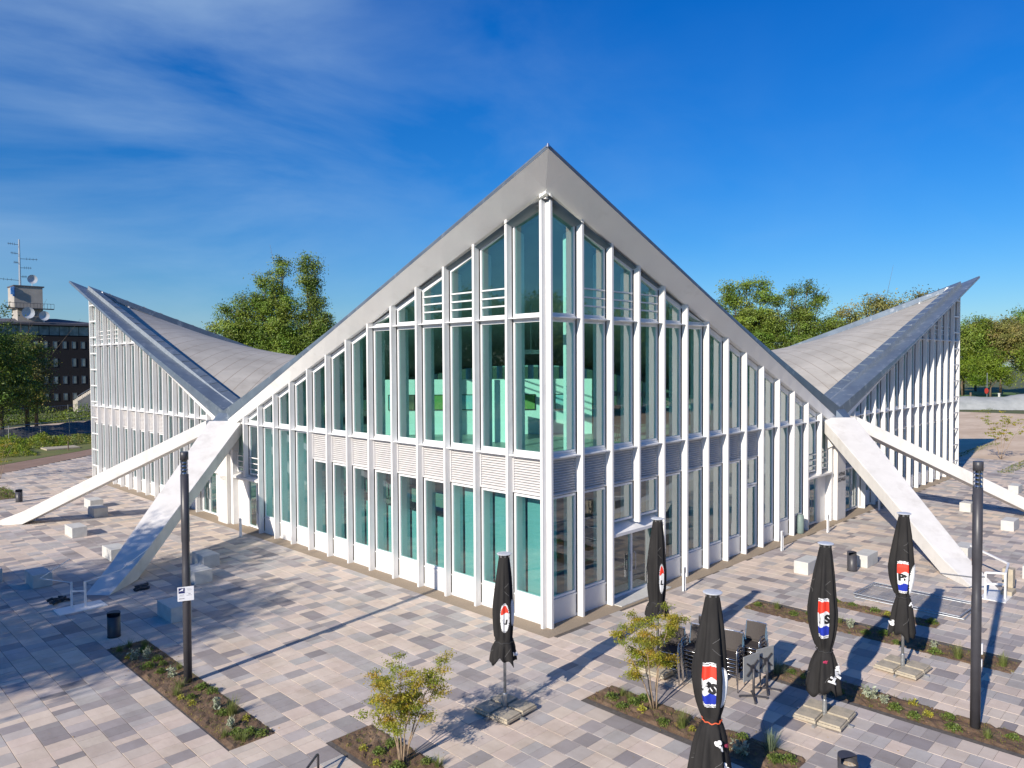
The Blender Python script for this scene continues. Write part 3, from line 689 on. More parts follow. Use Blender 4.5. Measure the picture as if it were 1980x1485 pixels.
# notice board on the left lamp, facing the camera
def sign_board():
    ang = math.atan2(-14.6-4.04, -16.1+8.87)+math.pi/2
    e = MB()
    R0 = Matrix.Translation((0,0,2.27)) @ Matrix.Rotation(ang, 4, 'Z')
    tf = lambda x, y, z: tuple(R0 @ Vector((x, y, z)))
    mb = MB(tf); mb.box(-.205, .165, -.125, -.112, -.175, .175); s = mb.build('sign_board', M['sign'], l1); s['label'] = 'square white notice with a navy emblem'
    mb = MB(tf); mb.box(-.18, -.04, -.128, -.1255, .02, .15); mb.build('emblem', M['navy'], s)
    mb = MB(tf); mb.add([(-.172,-.1295,.075),(-.15,-.1295,.07),(-.11,-.1295,.085),(-.075,-.1295,.072),(-.045,-.1295,.07),(-.045,-.1295,.062),(-.085,-.1295,.075),(-.075,-.1295,.11),(-.068,-.1295,.142),(-.10,-.1295,.13),(-.14,-.1295,.1)],
          [(0,1,2,9,10),(2,6,7,8,9),(2,3,4,5,6)]); mb.build('emblem_figure', M['sign'], s, fix=False)
    mb = MB(tf)
    for (a, b, z, hh) in ((-.16,-.06,-.02,.012),(-.175,-.045,-.05,.004),(-.17,-.13,-.11,.022),(-.12,-.09,-.11,.022),(-.08,-.05,-.11,.022),(.04,.09,-.008,.02),(0,.12,-.04,.01),(.02,.12,.10,.004),(.02,.12,.08,.004),(0,.14,.03,.003),(0,.10,.12,.004)):
        mb.box(a, b, -.1275, -.1253, z-hh/2, z+hh/2)
    mb.build('print', M['greyink'], s)
    mb = MB(tf); mb.box(-.03, .03, -.112, -.095, -.1, .1); mb.build('clamp', M['steel'], s)
sign_board()
l2 = lamp((2.07,-10.51,0), 'dark pole lamp in the flower bed at the right edge of the photo')
mb = MB(); mb.box(.06,.115,-.10,-.04,1.35,1.5); mb.box(.05,.11,-.11,-.06,1.62,1.85); mb.build('cable_tag', M['sign'], l2)

def block(x, y, sx, sy, label):
    mb = MB(); mb.box(x, x+sx, y, y+sy, 0, .47); o = mb.build('seat_block', M['concrete'], bevel=.012)
    # origin at the base of the block
    c = Vector((x+sx/2, y+sy/2, 0)); o.data.transform(Matrix.Translation(-c)); o.location = c
    tag(o, label, 'seat block', 'pale concrete seat blocks on the plaza')
for a in [(-6.41,23.5,.63,1.2,'pale concrete block standing alone between the two left buttresses'),
          (-9.62,15.87,.62,1.18,'pale concrete block just left of the near left buttress, half in tree shade'),
          (-10.78,17.75,.62,1.18,'pale concrete block cut by the left edge of the photo'),
          (-3.70,30.55,.66,1.15,'farther of two pale blocks under the far left buttress'),
          (-4.28,27.8,.66,1.12,'nearer of two pale blocks under the far left buttress'),
          (-6.48,17.83,.62,1.15,'pale concrete block mostly hidden behind the near left buttress'),
          (-4.30,14.1,.64,1.12,'farther of two blocks right of the left lamp pole, in dappled shade'),
          (-5.42,12.16,.64,1.12,'nearer of two blocks right of the left lamp pole, in dappled shade'),
          (-7.55,8.68,.63,1.15,'block half hidden behind the left lamp pole and its notice'),
          (10.89,-3.11,1.12,.54,'large pale block left of the dark bin in front of the right facade'),
          (13.40,-4.33,1.12,.52,'pale block just right of the dark bin in front of the right facade'),
          (24.35,-6.95,1.12,.52,'pale block at the right edge, beyond the right lamp pole'),
          (15.85,-9.35,1.12,.52,'pale block cut by the right edge of the photo'),
          (17.35,-6.75,1.12,.52,'pale block half hidden behind the lower end of the right buttress'),
          (27.97,-4.36,1.12,.52,'pale block beside the dark bin behind the right lamp pole'),
          (36.0,-4.95,1.12,.52,'small distant pale block above the far right buttress')]: block(*a)

def bin_(x, y, label, m='anth', rot=0, litter=False):
    t = empty('litter_bin', (x,y,0), rot, label, 'litter bin', 'dark cylindrical litter bins')
    mb = MB(); mb.lathe([(.17,.02),(.175,.05),(.175,.60),(.165,.60),(.165,.10)], 24, cap=False); b = mb.build('body', M[m], t, smooth=True)
    mb = MB(); mb.lathe([(.18,0),(.18,.03)], 24); mb.build('base', M['dark'], t)
    mb = MB(); n = 24   # slanted hood covering the back half, opening at the front
    vs = []; fs = []
    for k in range(n+1):
        a = R(-100)+R(200)*k/n; x_, y_ = .178*math.cos(a), .178*math.sin(a); vs += [(x_, y_, .585), (x_, y_, .70+.02*math.cos(a))]
    for k in range(n): fs.append((k*2, k*2+2, k*2+3, k*2+1))
    fs.append(tuple(2*k+1 for k in range(n+1)))
    mb.add(vs, fs); h = mb.build('hood', M[m], t, fix=False)
    mb = MB(); mb.lathe([(.160,.52),(.02,.53)], 16); mb.build('liner', M['litter' if litter else 'dark'], t)
    return t
bin_(-9.12, 8.80, 'black litter bin at the top end of the left flower bed', rot=R(60))
bin_(-5.9, 36.1, 'small dark litter bin on the far left paving', rot=R(60))
bin_(12.70, -4.02, 'dark grey litter bin between two pale blocks in front of the right facade', rot=R(60))
bin_(29.45, -4.25, 'dark green-black bin half hidden behind the right lamp pole', rot=R(60))
bin_(-2.32, -9.49, 'litter bin full of rubbish at the bottom edge of the photo', rot=R(60), litter=True)
t = empty('litter_bin', (17.35,.02,0), 0, 'grey-green rounded bin between the fins left of the right entrance', 'litter bin')
mb = MB(); mb.lathe([(.15,.0),(.17,.04),(.17,.78),(.15,.82)], 20); mb.build('body', M['green_g'], t, smooth=True); mb = MB(); mb.lathe([(.155,.822),(.15,.86),(.05,.88)], 20); mb.build('lid', M['green_g'], t, smooth=True)

def post(x, y, rz, label):
    t = empty('steel_post', (x,y,0), rz, label, 'post', 'slim steel frame posts outside the doors')
    mb = MB(); mb.box(-.075,-.045,-.03,.03,.012,.84); mb.box(.045,.075,-.03,.03,.012,.84); mb.box(-.0449,.0449,-.03,.03,.80,.84); mb.build('frame', M['frame'], t, bevel=.004)
    mb = MB(); mb.box(-.0448,.0448,-.035,.035,.66,.797); mb.build('button_box', M['steel'], t)
    mb = MB(); mb.box(-.11,.11,-.06,.06,0,.012); mb.build('foot_plate', M['steel'], t)
post(6.12,-.82,0,'steel frame post right of the glass double door and the small parasol')
post(13.71,-.81,0,'steel frame post in front of the middle of the right facade')
post(18.37,-.84,0,'steel frame post beside the right entrance')
post(-.87,18.26,R(90),'steel frame post beside the left entrance')
post(25.31,-.75,0,'steel frame post in the shadow behind the right buttress')

# rail frames round the feet of the buttresses
def guard_left():
    t = empty('foot_guard', (-8.5,13.0,0), 0, 'white pipe guard rail round the foot of the near left buttress', 'guard rail')
    mb = MB(); o = Vector((-8.5,13.0,0))
    def q(x, y, z): return (x-o.x, y-o.y, z)
    p1, p2 = (-9.25,12.55), (-8.92,12.28)
    for p in (p1, p2): mb = MB(); mb.box(p[0]-o.x-.03, p[0]-o.x+.03, p[1]-o.y-.03, p[1]-o.y+.03, .02, .86); mb.build('post', M['white'], t)
    mb = MB(); mb.tube([q(p2[0],p2[1],.84), q(-7.7,12.7,.92), q(-6.4,13.9,1.2)], .015, 6); mb.tube([q(p1[0],p1[1],.84), q(-9.9,13.6,.9), q(-8.6,15.2,1.0)], .015, 6)
    mb.tube([q(p1[0],p1[1],.55), q(p2[0],p2[1],.55)], .02, 6); mb.build('rail', M['white'], t)
    mb = MB(); mb.box(-9.75-o.x, -8.35-o.x, 11.95-o.y, 12.72-o.y, .0, .03); mb.build('foot_plate', M['white'], t)
    for (cx, cy) in ((-9.35,13.55),(-6.9,13.2)):
        r = random.Random(int(cx*10)); w = MB()
        for k in range(16): w.obox((cx+r.uniform(-.22,.22), cy+r.uniform(-.3,.3), .03+r.uniform(0,.05)), (r.uniform(.05,.12),r.uniform(-.05,.05),r.uniform(-.02,.03)), (r.uniform(-.03,.03),r.uniform(.04,.09),r.uniform(-.02,.02)), (0,.01,.018))
        o2 = w.build('rubble_heap', M['dark']); tag(o2, 'small dark heap of rubbish '+('left of' if cx < -8 else 'right of')+' the near left buttress foot', 'rubble')
guard_left()
def guard_right():
    o = Vector((12.6,-8.4,0)); t = empty('foot_guard', o, 0, 'white square-tube guard frame round the foot of the near right buttress', 'guard rail')
    def seg(a, b, r=.03):
        a, b = Vector(a)-o, Vector(b)-o; d = (b-a); L = d.length; d.normalize(); ref = Vector((0,0,1)) if abs(d.z) < .9 else Vector((1,0,0))
        x = d.cross(ref).normalized()*r; y = d.cross(x).normalized()*r; mb.obox((a+b)/2, d*L/2, x, y)
    A, B, C, D = (12.35,-8.45), (12.65,-8.95), (14.1,-8.75), (16.8,-6.9)
    for p in (A, B): mb = MB(); seg((*p,.02),(*p,.88)); mb.build('post', M['white'], t)
    mb = MB(); seg((*A,.87),(*B,.87)); seg((*B,.87),(*C,.87)); seg((*C,.87),(15.4,-7.3,1.02)); seg((*A,.5),(*B,.5)); mb.build('rail', M['white'], t)
    mb = MB(); seg((11.0,-7.45,.92),(12.0,-8.15,.72),.02); seg((12.0,-8.15,.72),(*A,.72),.02); mb.build('handrail', M['steel'], t)
    mb = MB(); mb.box(12.2-o.x, 13.6-o.x, -9.05-o.y, -8.3-o.y, 0, .03); mb.build('foot_plate', M['white'], t)
    mb = MB(); mb.box(13.1,13.75,-9.05,-8.72,0,.16); mb.box(13.6,13.98,-8.98,-8.66,.163,.80); c = mb.build('concrete_counterweight', M['slab'], bevel=.02)
    tag(c, 'weathered concrete counterweight behind the white guard frame of the right buttress', 'concrete block')
guard_right()

# mesh fence panels lying on the paving
def fence_panel(z, dx, dy, rz, label):
    t = empty('fence_panel', (10.35+dx,-6.9+dy,z), rz, label, 'fence panel', 'steel site-fence panels lying on the ground')
    mb = MB(); a, b = .9, 1.6; c = [(-a,-b,.03),(a,-b,.03),(a,b,.03),(-a,b,.03)]
    for i in range(4): mb.tube([c[i], c[(i+1)%4]], .022, 8)
    mb.build('frame', M['steel'], t)
    mb = MB(); k = 0
    for i in range(1, 18): x = -a+2*a*i/18; mb.tube([(x,-b,.034),(x,b,.034)], .003, 4, cap=False)
    for i in range(1, 16): y = -b+2*b*i/16; mb.tube([(-a,y,.028),(a,y,.028)], .003, 4, cap=False)
    mb.build('wire_mesh', M['steel'], t)
fence_panel(.0, 0, 0, R(1), 'lower of two mesh fence panels lying on the paving beside the right buttress')
fence_panel(.055, .10, .06, R(-2.5), 'upper of two mesh fence panels lying on the paving beside the right buttress')

# hoop by the bottom edge
t = empty('bike_stand', (-8.95,-2.05,0), R(38), 'dark tubular bicycle hoop at the bottom edge of the photo', 'bicycle stand')
mb = MB(); mb.tube([(.31,0,0),(.31,0,.30),(.29,0,.335),(.25,0,.35),(-.55,0,.35),(-.60,0,.33),(-.62,0,.30),(-.62,0,0)], .024, 10); mb.build('hoop', M['anth'], t, smooth=True)
mb = MB(); mb.lathe([(.05,0),(.05,.01)], 12, (.31,0,0)); mb.lathe([(.05,0),(.05,.01)], 12, (-.62,0,0)); mb.build('foot_plate', M['anth'], t)

# ------------------------------------------------------------------ parasols
CAM = Vector((-16.0965, -14.599, 7.9116))
def parasol(x, y, h, tie, bot, rmax, seed, label, logos=(), texts=(), lean=0, skirt=.27, strapm='dark', waist=.145):
    t = empty('closed_parasol', (x,y,0), 0, label, 'parasol', 'closed black parasols on the plaza')
    face = math.atan2(CAM.y-y, CAM.x-x)       # direction towards the open plaza; used only to place the printed side
    rnd = random.Random(seed); ph = rnd.uniform(0, 6); ph2 = rnd.uniform(0, 6)
    ctop = h-.05
    def rad(z, th):
        if z > tie:
            u = (ctop-z)/(ctop-tie)
            base = .115+(rmax-.115)*min(1, (u/.62))**.85 if u < .62 else rmax-(rmax-waist)*((u-.62)/.38)**2.2
            fold = .125*min(1, u*4)
        else:
            u = (tie-z)/(tie-bot); base = waist+(skirt-waist)*u**.6; fold = .15*min(1, u*3)
        a = 1+fold*(math.cos(8*(th-face)+ph)*.75+.55*math.cos(5*(th-face)+ph2+z*.6)+.3*math.cos(13*(th-face)+ph*2))
        side = 1+.16*math.cos(th-face+1.45)*(1 if z > tie else .6)*min(1, u*2)     # belly to one side
        return base*a*side
    def P(z, th, off=0):
        r = rad(z, th)+off; return (r*math.cos(th)+lean*(z-1), r*math.sin(th), z)
    n = 72; zs = [ctop-(ctop-tie)*i/26 for i in range(27)]+[tie-(tie-bot)*i/9 for i in range(1, 10)]
    mb = MB(); vs = []; fs = []
    for i, z in enumerate(zs):
        for k in range(n):
            th = 2*math.pi*k/n; zz = z
            if z < tie:
                u = (tie-z)/(tie-bot); zz = z+u*(.075*math.cos(3*th+ph)+.045*math.cos(8*th+ph2))
            p = P(z, th); vs.append((p[0], p[1], zz))
    for i in range(len(zs)-1):
        for k in range(n): k2 = (k+1) % n; fs.append((i*n+k, i*n+k2, (i+1)*n+k2, (i+1)*n+k))
    mb.add(vs, fs); c = mb.build('canopy', M['canopy'], t, smooth=True, fix=True)
    sol = c.modifiers.new('cloth', 'SOLIDIFY'); sol.thickness = .006
    # stitched seams
    mb = MB()
    for zc, sl in ((ctop-(ctop-tie)*.36, .05), (ctop-(ctop-tie)*.40, -.06), (tie-(tie-bot)*.7, .1)):
        for k0 in (0, 17, 33, 52):
            pts = [P(zc+sl*j*.3, 2*math.pi*(k0+j)/n+face, .006) for j in range(0, 7)]; mb.tube(pts, .0035, 4)
    mb.build('seam', M['seamw'], c)
    mb = MB(); pts = [P(tie+.01*math.sin(k*1.3)-.02*math.cos(2*math.pi*k/40-face), 2*math.pi*k/40, .008) for k in range(41)]; mb.tube(pts, .012, 5); mb.build('tie_strap', M[strapm], t)
    mb = MB(); mb.lathe([(.02,h-.03),(.165,h-.02),(.17,h-.008),(.15,h),(.01,h+.008)], 28); mb.build('cap_disc', M['capw'], t, smooth=False)
    mb = MB()
    for k in range(8):
        a = k*math.pi/4+.2; mb.obox((.118*math.cos(a),.118*math.sin(a),h-.055), (.012*math.cos(a),.012*math.sin(a),0), (-.02*math.sin(a),.02*math.cos(a),0), (0,0,.022))
    mb.build('rib_end', M['alu'], t)
    mb = MB(); mb.lathe([(.034,0),(.034,h-.02)], 14); mb.build('pole', M['steel'], t, smooth=True)
    mb = MB(); mb.lathe([(.05,.06),(.05,.42),(.036,.44)], 14)
    for q in (0, math.pi/2): mb.obox((0,0,.03), (.62*math.cos(q),.62*math.sin(q),0), (-.03*math.sin(q),.03*math.cos(q),0), (0,0,.025))
    mb.build('cross_foot', M['steel'], t)
    # printed emblems: discs seen where the folds leave them uncovered
    for (th0, th1, zc, half_h, cx_, kind) in logos:
        mb = MB(); nx, nz = 22, 64; gv = {}
        for i in range(nx+1):
            for j in range(nz+1):
                th = face+th0+(th1-th0)*i/nx; z = zc-half_h+2*half_h*j/nz
                gv[i, j] = P(z, th, .009)
        order = ['pwhite','pblack','red','blue']; byc = {}
        W_ = (th1-th0)*rmax/2
        for i in range(nx):
            for j in range(nz):
                u = (i+.5)/nx*2-1; v = (j+.5)/nz*2-1
                if kind == 'disc':        # centre of the disc lies at u = cx_
                    uu = (u-cx_)*W_/half_h; rr = math.hypot(uu, v)
                elif kind == 'slim': rr = math.hypot(u/1.0, v)
                else: rr = math.hypot(u, v)
                if rr > 1: continue
                wv = .07*math.sin(u*3.0+.5)
                if rr > .955: m_ = 'pwhite'
                elif rr > .925: m_ = 'pblack'
                elif rr > .86: m_ = 'pwhite'
                elif kind == 'pale': m_ = 'pwhite'
                elif v > .30+wv: m_ = 'red'
                elif v < -.40+wv and kind != 'slim': m_ = 'blue'
                else: m_ = 'pwhite'
                byc.setdefault(m_, []).append((i, j))
        mats_ = [M[o_] for o_ in order]
        for m_, cells in byc.items():
            mb.mi = order.index(m_)
            for i, j in cells: mb.add([gv[i,j], gv[i+1,j], gv[i+1,j+1], gv[i,j+1]], [(0,1,2,3)])
        mb.build('emblem', mats_, c, fix=False)
    for (txt, size, thc, zc, rot, mk, off, clip) in texts:
        vs, fs = text_mesh(txt, size, .012*size/.2); mb = MB(); cr, sr = math.cos(R(rot)), math.sin(R(rot))
        rr = rad(zc, face+thc)
        W3 = []
        for v in vs:
            a, b = v[0]*cr-v[1]*sr, v[0]*sr+v[1]*cr
            W3.append((a, b))
        out = [P(zc+b, face+thc+a/max(rr,.1), off) for a, b in W3]
        keep = [f for f in fs if all(clip[0] <= W3[i][0] <= clip[1] for i in f)]
        mb.add(out, keep); mb.build('lettering', M[mk], c, fix=False)
    return t
BIG = (-9, 9)
parasol(-4.45,-2.72, 3.63, 1.66, 1.22, .225, 3, 'closed black parasol with pale pole standing alone left of the glass corner',
        logos=((-.45,.50,2.22,.33,0,'slim'), (1.0,1.35,2.30,.30,0,'pale'), (-1.5,-1.2,2.26,.26,0,'pale')), texts=(('LI',.15,.02,2.13,-6,'pblack',.013,BIG), ('g',.17,.95,1.38,80,'pwhite',.03,BIG)), skirt=.29, waist=.19)
parasol(4.23,-8.40, 4.05, 1.93, .95, .285, 5, 'closed black parasol in front of the right buttress, second farthest to the right',
        logos=((-.45,.42,2.46,.42,-.1,'disc'), (.72,1.5,2.38,.40,0,'pale')), texts=(('PS',.24,.02,2.46,0,'pblack',.014,(-.2,.14)), ('28',.13,-.9,1.25,-60,'pwhite',.03,BIG), ('H',.14,1.0,1.75,-30,'pwhite',.03,BIG)), skirt=.30)
parasol(.27,-8.02, 3.92, 1.56, .66, .285, 8, 'closed black parasol between the stacked chairs and the right lamp pole',
        logos=((-.55,.32,2.32,.44,.1,'disc'),), texts=(('PS',.26,-.06,2.30,0,'pblack',.014,(-.2,.15)), ('Hypar',.19,1.0,1.12,62,'pwhite',.03,BIG), ('&',.10,.05,1.36,75,'mark',.03,BIG)), skirt=.34)
parasol(-4.45,-7.95, 3.88, 1.62, .50, .30, 11, 'large closed black parasol with an orange strap, nearest the camera',
        logos=((-.62,.22,2.32,.40,.2,'disc'), (.55,1.22,2.24,.36,0,'pale')), texts=(('PS',.25,-.18,2.28,-18,'pblack',.014,(-.2,.16)), ('g.o',.16,.55,1.28,-60,'pwhite',.03,BIG), ('HYP',.15,.75,.80,60,'pwhite',.03,BIG), ('&',.12,1.15,1.22,70,'mark',.03,BIG)), skirt=.36, strapm='strap')
parasol(-.10,-3.90, 3.93, 1.80, 1.42, .23, 14, 'closed black parasol in front of the glass double door, behind the small maple',
        logos=((.15,.85,2.42,.38,0,'slim'), (-1.35,-1.0,2.40,.34,0,'pale')), texts=(('L',.15,.5,2.32,-6,'pblack',.013,BIG),), skirt=.29, waist=.185)
def slabs(x, y, where, rz=0, sz=.42):
    for k, (i, j) in enumerate(((-1,-1),(1,-1),(1,1),(-1,1))):
        mb = MB(); mb.box(-sz/1.0+.005, sz/1.0-.005, -sz/1.0+.005, sz/1.0-.005, 0, .055); mb.box(-sz+.05, sz-.05, -sz+.05, sz-.05, .0551, .095)
        o = mb.build('ballast_slab', M['slab'], bevel=.008); o.scale = (.60, .60, 1)
        c, s_ = math.cos(rz), math.sin(rz); dx, dy = i*.265, j*.265
        o.location = (x+dx*c-dy*s_, y+dx*s_+dy*c, .056); o.rotation_euler.z = rz
        tag(o, 'weathered square ballast slab on the cross foot of '+where, 'ballast slab', 'ballast slabs on '+where)
slabs(-4.45,-2.72, 'the parasol left of the glass corner', R(4)); slabs(.27,-8.02, 'the parasol between chairs and right lamp', R(3)); slabs(4.23,-8.40, 'the parasol before the right buttress', R(-4))
slabs(-.10,-3.90, 'the parasol before the glass double door', R(0))

# ------------------------------------------------------------------ stacked chairs and folded tables
def make_chair():
    t = empty('stacking_chair', (0,0,0), 0)
    for s in (-1, 1):
        mb = MB(); x = .27*s
        mb.tube([(x,.26,0),(x,.25,.35),(x,.23,.56),(x,.17,.645),(x,.05,.665),(x,-.12,.62),(x,-.20,.52),(x,-.235,.3),(x,-.27,0)], .0125, 8); mb.build('side_frame', M['alu'], t, smooth=True)
        mb = MB(); mb.box(x-.022, x+.022, -.10, .14, .664, .682); mb.build('armrest', M['anth'], t, bevel=.006)
    mb = MB(); mb.tube([(-.27,.25,.40),(.27,.25,.40)], .0125, 8); mb.tube([(-.27,-.22,.38),(.27,-.22,.38)], .011, 8); mb.build('cross_rail', M['alu'], t, smooth=True)
    mb = MB(); mb.add([(-.24,.24,.425),(.24,.24,.425),(.24,0,.405),(-.24,0,.405),(.24,-.2,.415),(-.24,-.2,.415)], [(0,1,2,3),(3,2,4,5)]); o = mb.build('seat', M['mesh'], t, fix=False); m = o.modifiers.new('s','SOLIDIFY'); m.thickness = .012
    mb = MB(); vs = []
    for i in range(7):
        u = i/6*2-1
        for z, yy in ((.46,-.22),(.66,-.265),(.87,-.31)): vs.append((.24*u, yy-.03*(1-u*u), z))
    mb.add(vs, [(i*3+j,(i+1)*3+j,(i+1)*3+j+1,i*3+j+1) for i in range(6) for j in range(2)]); o = mb.build('backrest', M['mesh'], t, fix=False); m = o.modifiers.new('s','SOLIDIFY'); m.thickness = .012
    mb = MB(); mb.tube([(-.245,-.20,.42),(-.25,-.31,.87),(-.24,-.335,.885),(0,-.35,.885),(.24,-.335,.885),(.25,-.31,.87),(.245,-.20,.42)], .011, 6); mb.build('back_frame', M['alu'], t)
    return t
proto = make_chair(); first = True
def stack(x, y, rz, n, where):
    global first
    for k in range(n):
        o = proto if first else copy_tree(proto); first = False
        lb = 'silver-framed black chair, '+('top of' if k == n-1 else 'bottom of' if k == 0 else '%s from the ground in' % {1:'second',2:'third',3:'fourth',4:'fifth'}.get(k,'sixth'))+' the stack '+where
        o.location = (x+.028*k*math.sin(-rz), y+.028*k*math.cos(rz), .105*k); o.rotation_euler = (0,0,rz)
        tag(o, lb, 'chair', 'stacked aluminium terrace chairs')
AZ = lambda d: R(d)
stack(-.38,-4.52, AZ(102), 5, 'partly hidden by the small maple')
stack(-.12,-5.08, AZ(98), 6, 'just left of the nearest parasol')
stack(.62,-4.95, AZ(118), 6, 'behind the other chair stacks')
stack(.30,-5.72, AZ(100), 5, 'just right of the nearest parasol')
stack(1.05,-5.95, AZ(96), 6, 'behind the folded tables')
def folded_table(x, y, rz, label):
    t = empty('folding_table', (x,y,0), rz, label, 'table', 'folded cafe tables beside the chairs')
    mb = MB(); mb.tube([(0,0,.03),(0,0,.70)], .028, 10); mb.build('column', M['anth'], t, smooth=True)
    for k in range(4):
        a = math.pi/4+k*math.pi/2; mb = MB(); mb.obox((.17*math.cos(a),.17*math.sin(a),.045), (.15*math.cos(a),.15*math.sin(a),-.012), (-.022*math.sin(a),.022*math.cos(a),0), (0,0,.014))
        mb.lathe([(.028,0),(.03,.03)], 8, (.31*math.cos(a),.31*math.sin(a),0)); mb.build('leg', M['anth'], t)
    mb = MB(); mb.box(-.30,.30,-.075,-.055,.42,1.02); o = mb.build('tabletop', M['greyt'], t, bevel=.02)
    mb = MB(); mb.obox((0,-.04,.70), (.07,0,0), (0,.016,0), (0,0,.07)); mb.obox((0,-.035,.70), (.2,0,.15), (0,.01,0), (-.012,0,.012)); mb.obox((0,-.035,.70), (.2,0,-.15), (0,.01,0), (.012,0,.012)); mb.build('bracket', M['anth'], t)
M['greyt'] = mat('grey_tabletop', (.33,.34,.34), (.27,.28,.28), 5, .5)
folded_table(.12,-6.42, AZ(170), 'grey folded table with black cross foot, nearest of the two at the chair stacks')
folded_table(.74,-6.45, AZ(165), 'grey folded table with black cross foot, farther of the two at the chair stacks')
folded_table(-.42,-5.55, AZ(20), 'folded table mostly hidden behind the nearest parasol')

# ------------------------------------------------------------------ planting
def blade(mb, p, d, L, w, droop, rnd):
    p = Vector(p); n = 4; pts = []
    side = Vector((-d.y, d.x, 0)); side = side.normalized() if side.length > .01 else Vector((1,0,0))
    for i in range(n+1):
        u = i/n; q = p+d*L*u+Vector((d.x,d.y,0))*droop*L*u*u-Vector((0,0,1))*droop*L*u*u*.6; ww = w*(1-u*.92)
        pts += [q-side*ww/2, q+side*ww/2]
    mb.add(pts, [(i*2, i*2+1, i*2+3, i*2+2) for i in range(n)])
def rc(rnd, k0=.75, k1=1.2): k = rnd.uniform(k0, k1); return (k, k*rnd.uniform(.94,1.06), k*rnd.uniform(.85,1.1), 1)
def leafquad(mb, c, s, rnd, flat=.0, out=None):
    n = Vector((rnd.gauss(0,1), rnd.gauss(0,1), rnd.gauss(0,1)+flat))
    if out is not None: n = n*.8+out*1.1
    n.normalize(); a = n.cross(Vector((rnd.gauss(0,1),rnd.gauss(0,1),rnd.gauss(0,1)))).normalized(); b = n.cross(a)
    c = Vector(c); L = s*rnd.uniform(.7,1.3); w = L*.42
    mb.add([c-a*L*.5, c+b*w*.5, c+a*L*.5, c-b*w*.5], [(0,1,2,3)])
def plant(kind, seed):
    rnd = random.Random(seed); mb = MB()
    if kind in 'gtb':
        n, L, sp = {'g': (90,.26,.7), 't': (150,.42,.5), 'b': (230,.46,.75)}[kind]
        for _ in range(n):
            a = rnd.uniform(0, 6.28); t = abs(rnd.gauss(0,sp*.55)); d = Vector((math.cos(a)*math.sin(t), math.sin(a)*math.sin(t), math.cos(t)))
            mb.col = rc(rnd); rr = rnd.uniform(0,.09); blade(mb, (rr*math.cos(a), rr*math.sin(a), 0), d, L*rnd.uniform(.5,1.1), .009, rnd.uniform(.1,.45), rnd)
        return mb, {'g':'grass_leaf','t':'grass_leaf','b':'bluegrass'}[kind]
    if kind == 's':
        for st in range(5):
            a = rnd.uniform(0, 6.28); hh = rnd.uniform(.14,.30); bx, by = rnd.uniform(-.06,.06), rnd.uniform(-.06,.06)
            for q in range(26):
                u = q/26; mb.col = rc(rnd,.85,1.15); leafquad(mb, (bx+math.cos(a)*.06*u+rnd.gauss(0,.018+.02*(1-u)), by+math.sin(a)*.06*u+rnd.gauss(0,.018+.02*(1-u)), .02+hh*u), .075, rnd)
        return mb, 'silver_leaf'
    R0 = .13 if kind == 'l' else .085
    for _ in range(260 if kind == 'l' else 120):
        a = rnd.uniform(0, 6.28); r = R0*math.sqrt(rnd.random())*rnd.uniform(.6,1.4); mb.col = rc(rnd,.7,1.25)
        leafquad(mb, (r*math.cos(a), r*math.sin(a), .015+rnd.random()*.13*(1-(r/(R0*1.45))**2)), .048, rnd, .6)
    return mb, {'l':'low_leaf','y':'yel_leaf'}[kind]
PL = {
 'left lamp bed': [('g',-9.4,7.42),('g',-8.76,7.38),('s',-9.29,6.48),('s',-9.04,6.41),('y',-9.38,6.72),('g',-8.72,5.01),('s',-9.04,4.64),('l',-9.14,5.13),('g',-9.12,3.88),('g',-9.35,3.51),('l',-8.78,3.43),('l',-8.70,3.04),('l',-9.19,3.09),('y',-9.36,3.22),('y',-9.29,2.74),('t',-8.87,1.58),('s',-8.97,2.13),('y',-8.75,1.13),('s',-9.13,1.06),('g',-9.39,0.77),('g',-9.29,0.4),('g',-9.2,0.28),('l',-8.82,0.25),('l',-8.91,6.04),('l',-8.91,5.62),('g',-9.1,7.6),('l',-8.9,6.9),('l',-9.2,.62),('l',-9.0,.45),('l',-9.02,1.75),('l',-9.25,5.7)],
 'right maple bed': [('g',-1.91,-4.12),('g',-1.98,-4.38),('l',-2.24,-4.06),('l',-2.46,-4.51),('l',-1.8,-4.66),('y',-2.27,-4.93),('l',-2.44,-5.61),('t',-2.29,-5.99),('y',-2.29,-6.23),('l',-1.83,-7.15),('s',-2.43,-7.44),('b',-1.85,-7.79),('l',-2.18,-8.06),('l',-1.99,-8.25),('l',-1.9,-6.6),('l',-2.12,-4.6)],
 'long right bed': [('t',6.50,-3.99),('l',6.33,-4.61),('l',6.68,-4.97),('g',6.05,-5.24),('s',6.44,-6.3),('l',6.22,-6.81),('l',6.05,-7.69),('s',6.4,-8.51),('l',6.0,-8.66),('t',6.08,-9.19),('g',6.10,-9.6),('t',6.3,-10.17),('l',6.4,-3.4),('l',6.5,-7.2),('g',6.6,-5.9)],
 'fence-panel bed': [('l',8.47,-5.59),('l',8.41,-6.3),('y',8.27,-6.71),('l',8.5,-7.90),('l',8.5,-5.0)],
 'right lamp bed': [('b',1.80,-6.22),('l',2.09,-6.44),('y',1.97,-6.8),('s',2.01,-8.39),('s',1.92,-8.7),('l',1.79,-9.01),('y',2.33,-9.22),('y',1.96,-9.62),('l',2.14,-9.98),('l',1.68,-9.43),('l',1.66,-10.2),('g',1.76,-10.82),('l',2.06,-11.2),('g',2.1,-7.4),('l',1.8,-7.7)],
 'left maple bed': [('y',-7.67,-1.84),('y',-7.80,-2.5),('l',-7.51,-2.16),('l',-7.14,-2.12),('l',-7.05,-3.16),('g',-6.98,-3.41),('l',-7.6,-2.9)],
}
